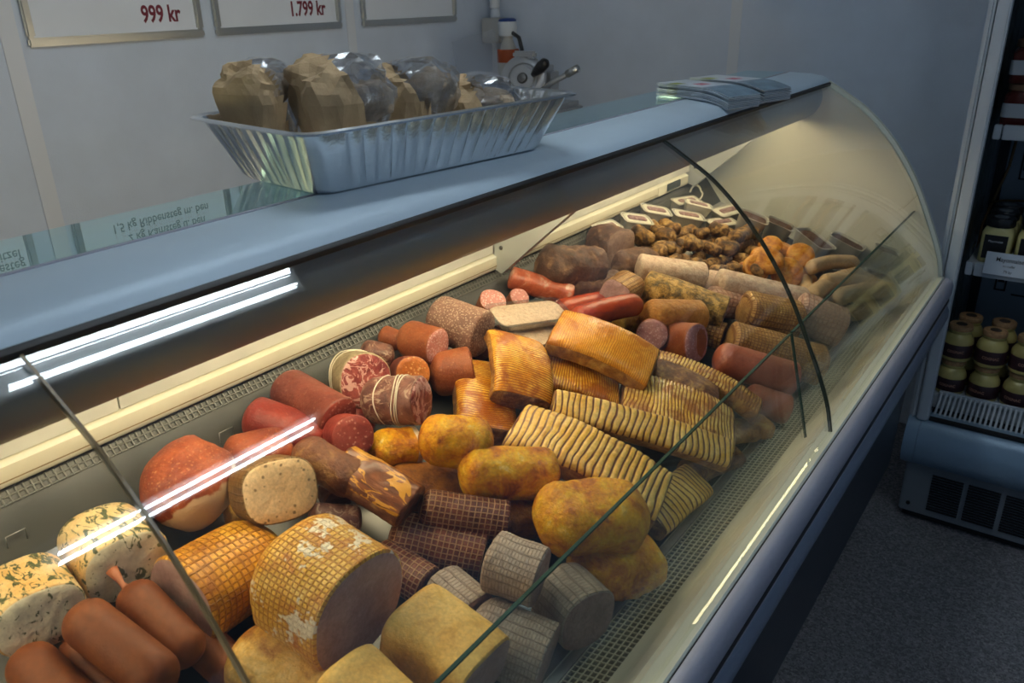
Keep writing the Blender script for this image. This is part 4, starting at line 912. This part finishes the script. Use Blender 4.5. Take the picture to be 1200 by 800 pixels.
# ------------------------------------------------------------------ bench with slicer, dispenser, bottle
b = empty('work_bench', (-2.08, 2.87, FL)); tag(b, 'steel work bench in the corner behind the case', 'bench')
BZ = .98-FL
box('worktop', -.43, .40, -.45, .46, BZ-.04, BZ, 'counter', b)
for x in (-.39, .36):
    for y in (-.41, .42): box('leg', x-.02, x+.02, y-.02, y+.02, 0, BZ-.04, 'counter', b)
s = empty('meat_slicer', (-2.02, 2.90, .98)); tag(s, 'grey meat slicer with clear guard and black knob', 'slicer')
box('base', -.17, .2, -.12, .16, .02, .10, 'slicer_body', s, .02)
for x in (-.14, .17):
    for y in (-.09, .13): lathe('foot', [(0, 0), (.018, 0), (.015, .022), (0, .022)], 'blackplastic', s, (x, y, 0), 12)
rx_ = (math.radians(75), 0, math.radians(22))
l = lathe('blade_guard', [(0, -.02), (.088, -.02), (.096, -.008), (.096, .012), (.084, .02), (.062, .022), (.058, .015), (.05, .015), (.046, .026), (0, .028)], 'slicer_body', s, (.0, -.0, .190), 36); l.rotation_euler = rx_
l2 = lathe('blade_hub', [(0, 0), (.022, 0), (.018, .012), (0, .014)], 'screw', s, (.010, -.027, .198), 18); l2.rotation_euler = rx_
box('motor_housing', -.08, .09, .04, .15, .10, .24, 'slicer_body', s, .025)
box('top_arm', -.06, .05, .0, .03, .27, .30, 'slicer_body', s, .008)
g = box('clear_guard', -.105, .105, -.003, .003, 0, .20, 'film', s, .001); g.location = (-.215, -.02, .165); g.rotation_euler = (math.radians(-10), math.radians(-14), math.radians(10))
tube('knob', [(.065, -.03, .212), (.085, -.034, .226), (.115, -.04, .248), (.135, -.044, .262), (.145, -.046, .268)], [.010, .018, .024, .021, .010], 'blackplastic', s, False, 14)
tube('carriage_lever', [(.10, -.03, .150), (.17, -.035, .190), (.25, -.04, .228)], [.010, .011, .011], 'slicer_body', s, False, 12)
tube('lever_grip', [(.235, -.039, .222), (.285, -.042, .246)], [.015, .015], 'frame_alu', s, False, 12)
bo = empty('spray_bottle', (-2.265, 3.13, .98)); tag(bo, 'plastic bottle with white and blue cap and orange band', 'bottle')
lathe('body', [(0, 0), (.045, 0), (.048, .01), (.048, .25), (.035, .30), (.022, .33), (.022, .35), (0, .35)], 'dispenser', bo)
lathe('cap', [(0, .345), (.036, .345), (.040, .352), (.042, .400), (.038, .405), (0, .405)], 'leaf_white', bo)
lathe('cap_top', [(0, .4052), (.039, .4052), (.040, .412), (.03, .418), (0, .418)], 'bluecap', bo)
lathe('band', [(.0485, .235), (.0495, .24), (.0495, .285), (.0485, .29)], 'orangeband', bo)
tube('handle', [(.03, -.01, .36), (.075, -.02, .34), (.09, -.02, .29), (.085, -.02, .24)], .009, 'blackplastic', bo, False, 8)
dp = empty('wall_dispenser', (-2.455, YW-.055, 1.285)); tag(dp, 'grey soap dispenser mounted in the wall corner', 'dispenser')
box('body', -.055, .055, -.04, .04, 0, .11, 'dispenser', dp, .006)
lathe('bottle_neck', [(0, .111), (.022, .111), (.024, .118), (.020, .14), (.018, .148), (.024, .152), (.024, .19), (0, .195)], 'walltrim', dp)
box('top_block', -.024, .024, -.03, .03, .196, .34, 'dispenser', dp, .006)

# ------------------------------------------------------------------ open cooler at the end wall
CK = 1.117; COX, COY = -.316, 2.625
def CP(x, y, z): return (COX+x*CK, COY+y*CK, FL+z*CK)
co = empty('open_cooler', (COX, COY, FL)); co.scale = (CK,)*3; tag(co, 'upright open-front cooler with shelves at the end wall', 'cooler')
CW = 1.3; D = .63
box('side_panel', -.016, .0, .015, D, .20, 1.95, 'cooler_white', co, .006)
box('side_lining', .0005, .004, .05, D-.03, .36, 1.9, 'cooler_side', co, .0005)
box('side_panel', CW, CW+.035, .015, D, .20, 1.95, 'cooler_white', co, .006)
box('front_post', .004, .034, .004, .040, .345, 1.95, 'cooler_white', co, .004)
box('side_joint', -.0168, -.0162, .02, D-.02, 1.0, 1.003, 'slot_black', co, 0)
bk = box('back_panel', 0, CW, D-.03, D-.01, .30, 1.95, 'cooler_back', co, .001)
bk_c = bk.location.copy()
def slot(x, z, w_, h_, name='slot'):
    o = box(name, x-w_/2, x+w_/2, D-.0325, D-.0302, z-h_/2, z+h_/2, 'slot_black', co, 0); o.parent = bk; o.location = V(o.location)-bk_c; return o
for zz in (.62, .98):
    for i in range(4):
        x = .10+i*.16
        for a in ((x-.014, zz, .005, .085), (x+.014, zz, .005, .085), (x, zz-.04, .03, .005), (x, zz+.04, .03, .005), (x, zz-.005, .018, .018)): slot(*a)
        slot(x+.06, zz+.06, .05, .005); slot(x+.06, zz-.05, .05, .005)
up_ = box('shelf_upright', .02, .045, D-.06, D-.033, .32, 1.9, 'slot_black', co, .001)
box('canopy_header', -.016, CW+.035, 0.02, D, 1.95, 2.1, 'cooler_white', co, .01)
box('base_box', .0, CW, .02, D, .03, .20, 'cooler_base', co, .004)
box('foot_plate', .01, CW-.01, .05, D-.02, 0, .03, 'slot_black', co, 0)
bp = [(y, z) for y, z in cr([(.06, .192), (.012, .20), (-.018, .235), (-.022, .28), (-.006, .325), (.02, .348), (.06, .352)], 4)]
def yz_extrude(name, prof, x0, x1, mat, parent):
    n = len(prof); vs = [(x0, y, z) for y, z in prof]+[(x1, y, z) for y, z in prof]
    fs = [(i, (i+1) % n, n+(i+1) % n, n+i) for i in range(n)]+[tuple(range(n)), tuple(range(n, 2*n))[::-1]]
    return sharp(link(name, fixn(mesh(name, vs, fs)), parent, mat), 40)
yz_extrude('bumper_cap', [(y*1.05-.001, z) for y, z in bp], -.016, .018, 'cooler_blue', co)
yz_extrude('bumper', bp, .019, CW+.03, 'cooler_blue', co)
box('deck_floor', .004, CW, .142, D-.03, .33, .372, 'cooler_white', co, .002)
box('dark_strip', .036, CW, .012, .0295, .346, .3545, 'slot_black', co, .001)
box('slat_duct', .036, CW, .041, .131, .320, .335, 'slot_black', co, 0)
sl = boxes('grille_slat', [(-.003, .003, -.053, .053, -.002, .002)], .0008)
for i in range(64):
    o = link('grille_slat', sl, co, 'cooler_white' if i == 0 else (), (.044+i*.0128, .086, .3645), False); o.rotation_euler = (math.radians(24), 0, 0)
box('grille_edge', .036, CW, .030, .040, .338, .347, 'cooler_white', co, .001)
box('grille_edge', .036, CW, .132, .142, .378, .391, 'cooler_white', co, .001)
lv = []
for pnl in range(7):
    x = .075+pnl*.095
    for j in range(14): lv.append((x, x+.082, .0155, .0195, .055+j*.0088, .0595+j*.0088))
tag(link('louvre_panel', boxes('louvre_panel', lv), co, 'slot_black', None, False), kind='stuff')
l = lathe('lock_screw', [(0, 0), (.006, 0), (.006, .003), (0, .003)], 'slot_black', co, (.025, .019, .06), 10); l.rotation_euler = (math.pi/2, 0, 0)
for z0, yf in ((.745, .20), (1.125, .20), (1.50, .20)):
    box('shelf', .03, CW-.02, yf+.02, D-.035, z0, z0+.020, 'cooler_white', co, .002)
    box('shelf_edge', .03, .048, yf, yf+.019, z0-.012, z0+.026, 'cooler_white', co, .002)
    box('shelf_edge', .052, CW-.02, yf, yf+.019, z0-.012, z0+.026, 'cooler_white', co, .002)
tube('shelf_rim', [(.034, yy, zz) for yy, zz in ((.215, .772), (.217, .80), (.225, .806), (.30, .806))], .0016, 'clear_plastic', co, False, 8)
tube('power_cable', [(.06, D-.05, 1.10), (.055, D-.06, .98), (.03, D-.08, .86), (.02, D-.1, .80), (.022, D-.12, .70)], .0042, 'cable', co)
tube('power_cable', [(.13, D-.05, 1.0), (.14, D-.07, .93), (.12, D-.08, .885), (.06, D-.08, .878), (.03, D-.08, .87)], .0042, 'cable', co)
# jars
ORD = ('first', 'second', 'third', 'fourth', 'fifth', 'sixth')
def wrap(me, r, z, facing=-90):
    for v in me.vertices:
        a = v.co.x/r+math.radians(facing); rr = r+v.co.z; v.co = V((rr*math.cos(a), rr*math.sin(a), v.co.y+z))
    return me
def place_copy(src, loc, rz, label=None):
    r = src.copy(); col.objects.link(r); r.location = loc; r.rotation_euler = (0, 0, rz)
    if label: r['label'] = label
    for ch in src.children:
        c = ch.copy(); col.objects.link(c); c.parent = r
        for g in ch.children:
            d = g.copy(); col.objects.link(d); d.parent = c
    return r
mj = empty('mustard_jar'); mj.scale = (CK,)*3; tag(mj, 'squat mustard jar with cork lid', 'jar', 'cork-lidded mustard jars in the cooler')
lathe('body', [(0, 0), (.034, 0), (.039, .004), (.0405, .012), (.0405, .055), (.039, .066), (.032, .078), (.0285, .082), (.0285, .086), (.031, .089), (.031, .092), (0, .092)], 'mustard', mj)
lb = lathe('paper_label', [(.0407, .013), (.0412, .014), (.0412, .052), (.0407, .053)], 'wine_label', mj)
link('lettering', wrap(text_mesh('COGNAC', .0115, .0002, .0002, 'CENTER', .9), .0414, .029), lb, 'label_print', None, False)
lid = lathe('cork_lid', [(0, .0925), (.031, .0925), (.032, .095), (.032, .104), (.0305, .107), (0, .107)], 'cork', mj)
lathe('stamp', [(0, .1072), (.015, .1072), (.0145, .1082), (0, .1082)], 'stamp', lid)
first = True
for row in (0, 1):
    for lev in (0, 1):
        for i in range(5):
            if row == 1 and lev == 0: continue
            x = .052+i*.0875+row*.012; y = .192+row*.09; z = .3722+lev*.1084
            if row == 1 and lev == 1: pass
            loc = CP(x, y, z)
            w_ = ('top of the front stack' if lev else 'bottom of the front stack') if row == 0 else 'on top of the rear stack'
            L_b = 'cork-lidded mustard jar, '+w_ if row == 0 else 'cork-lidded mustard jar '+w_
            L_b += ', '+ORD[i]+' from the side panel'
            if first: mj.location = loc; mj.rotation_euler = (0, 0, -.05); mj['label'] = L_b; first = False
            else: place_copy(mj, loc, R_.uniform(-.35, .25), L_b)
for i in range(5): place_copy(mj, CP(.064+i*.0875, .282, .3722), R_.uniform(-.3, .3), 'cork-lidded mustard jar, base of the rear stack, '+ORD[i]+' from the side panel')
my = empty('mayonnaise_jar'); my.scale = (CK,)*3; tag(my, 'tall mayonnaise jar with black lid', 'jar', 'mayonnaise jars on the middle shelf')
loft('body', [rr_ring(.036, .036, .016, 0), rr_ring(.039, .039, .018, .005), rr_ring(.039, .039, .018, .085), rr_ring(.034, .034, .028, .098), rr_ring(.033, .033, .0325, .102)], 'mayo', my)
lb = box('paper_label', -.029, .029, -.0402, -.0392, .014, .082, 'blacklid', my, 0)
me = text_mesh('Mayonnaise', .0085, 0, .0002, 'CENTER', .9); o = link('lettering', me, lb, 'tagwhite', None, False); o.rotation_euler = (math.pi/2, 0, 0); o.location = (0, -.0008, .048)
lid = lathe('lid', [(0, .1022), (.036, .1022), (.0375, .105), (.0375, .124), (.036, .127), (0, .127)], 'blacklid', my)
lathe('lid_print', [(.016, .1272), (.019, .1272), (.019, .1276), (.016, .1276)], 'cooler_base', lid)
first = True
for row in range(3):
    for i in range(4):
        loc = CP(.088+i*.088, .275+row*.085, .7652)
        L_b = 'yellow black-lidded jar, '+('front', 'second', 'third')[row]+' row of middle shelf, '+ORD[i]+' from the side panel'
        if first: my.location = loc; my['label'] = L_b; first = False
        else: place_copy(my, loc, 0, L_b)
pt = empty('price_tag', CP(.135, .190, .748)); pt.scale = (CK,)*3; tag(pt, 'white price tag for mayonnaise on the middle shelf edge', 'price tag'); pt.rotation_euler = (math.radians(-18), 0, 0)
box('card', -.060, .060, -.002, 0, 0, .062, 'tagwhite', pt, .0003)
for s_t, z, sz in (('Mayonnaise', .038, .017), ('m/ trøffel', .024, .009), ('79 kr', .007, .012)):
    o = link('lettering', text_mesh(s_t, sz, .0002 if sz > .015 else 0, .0002, 'CENTER', .85), pt, 'blacklid', None, False); o.rotation_euler = (math.pi/2, 0, 0); o.location = (0, -.0024, z)
jj = empty('preserve_jar'); jj.scale = (CK,)*3; tag(jj, 'dark red preserve jar with copper lid', 'jar', 'red preserve jars on the upper shelf')
loft('body', [rr_ring(.042, .042, .015, 0), rr_ring(.044, .044, .016, .004), rr_ring(.044, .044, .016, .075), rr_ring(.038, .038, .03, .085), rr_ring(.038, .038, .037, .09)], 'jam', jj)
loft('paper_label', [rr_ring(.0446, .0446, .016, .022, 5), rr_ring(.0446, .0446, .016, .058, 5)], 'labelwhite', jj, None, False, False)
lathe('lid', [(0, .0902), (.041, .0902), (.042, .093), (.042, .106), (.040, .108), (0, .108)], 'copper_lid', jj)
first = True
for row in range(2):
    for lev in range(2):
        for i in range(4):
            loc = CP(.078+i*.094, .275+row*.1, 1.1452+lev*.1084)
            L_b = 'dark red preserve jar, '+('lower' if lev == 0 else 'upper')+(' front' if row == 0 else ' rear')+' row of upper shelf, '+ORD[i]+' from the side'
            if first: jj.location = loc; jj['label'] = L_b; first = False
            else: place_copy(jj, loc, 0, L_b)
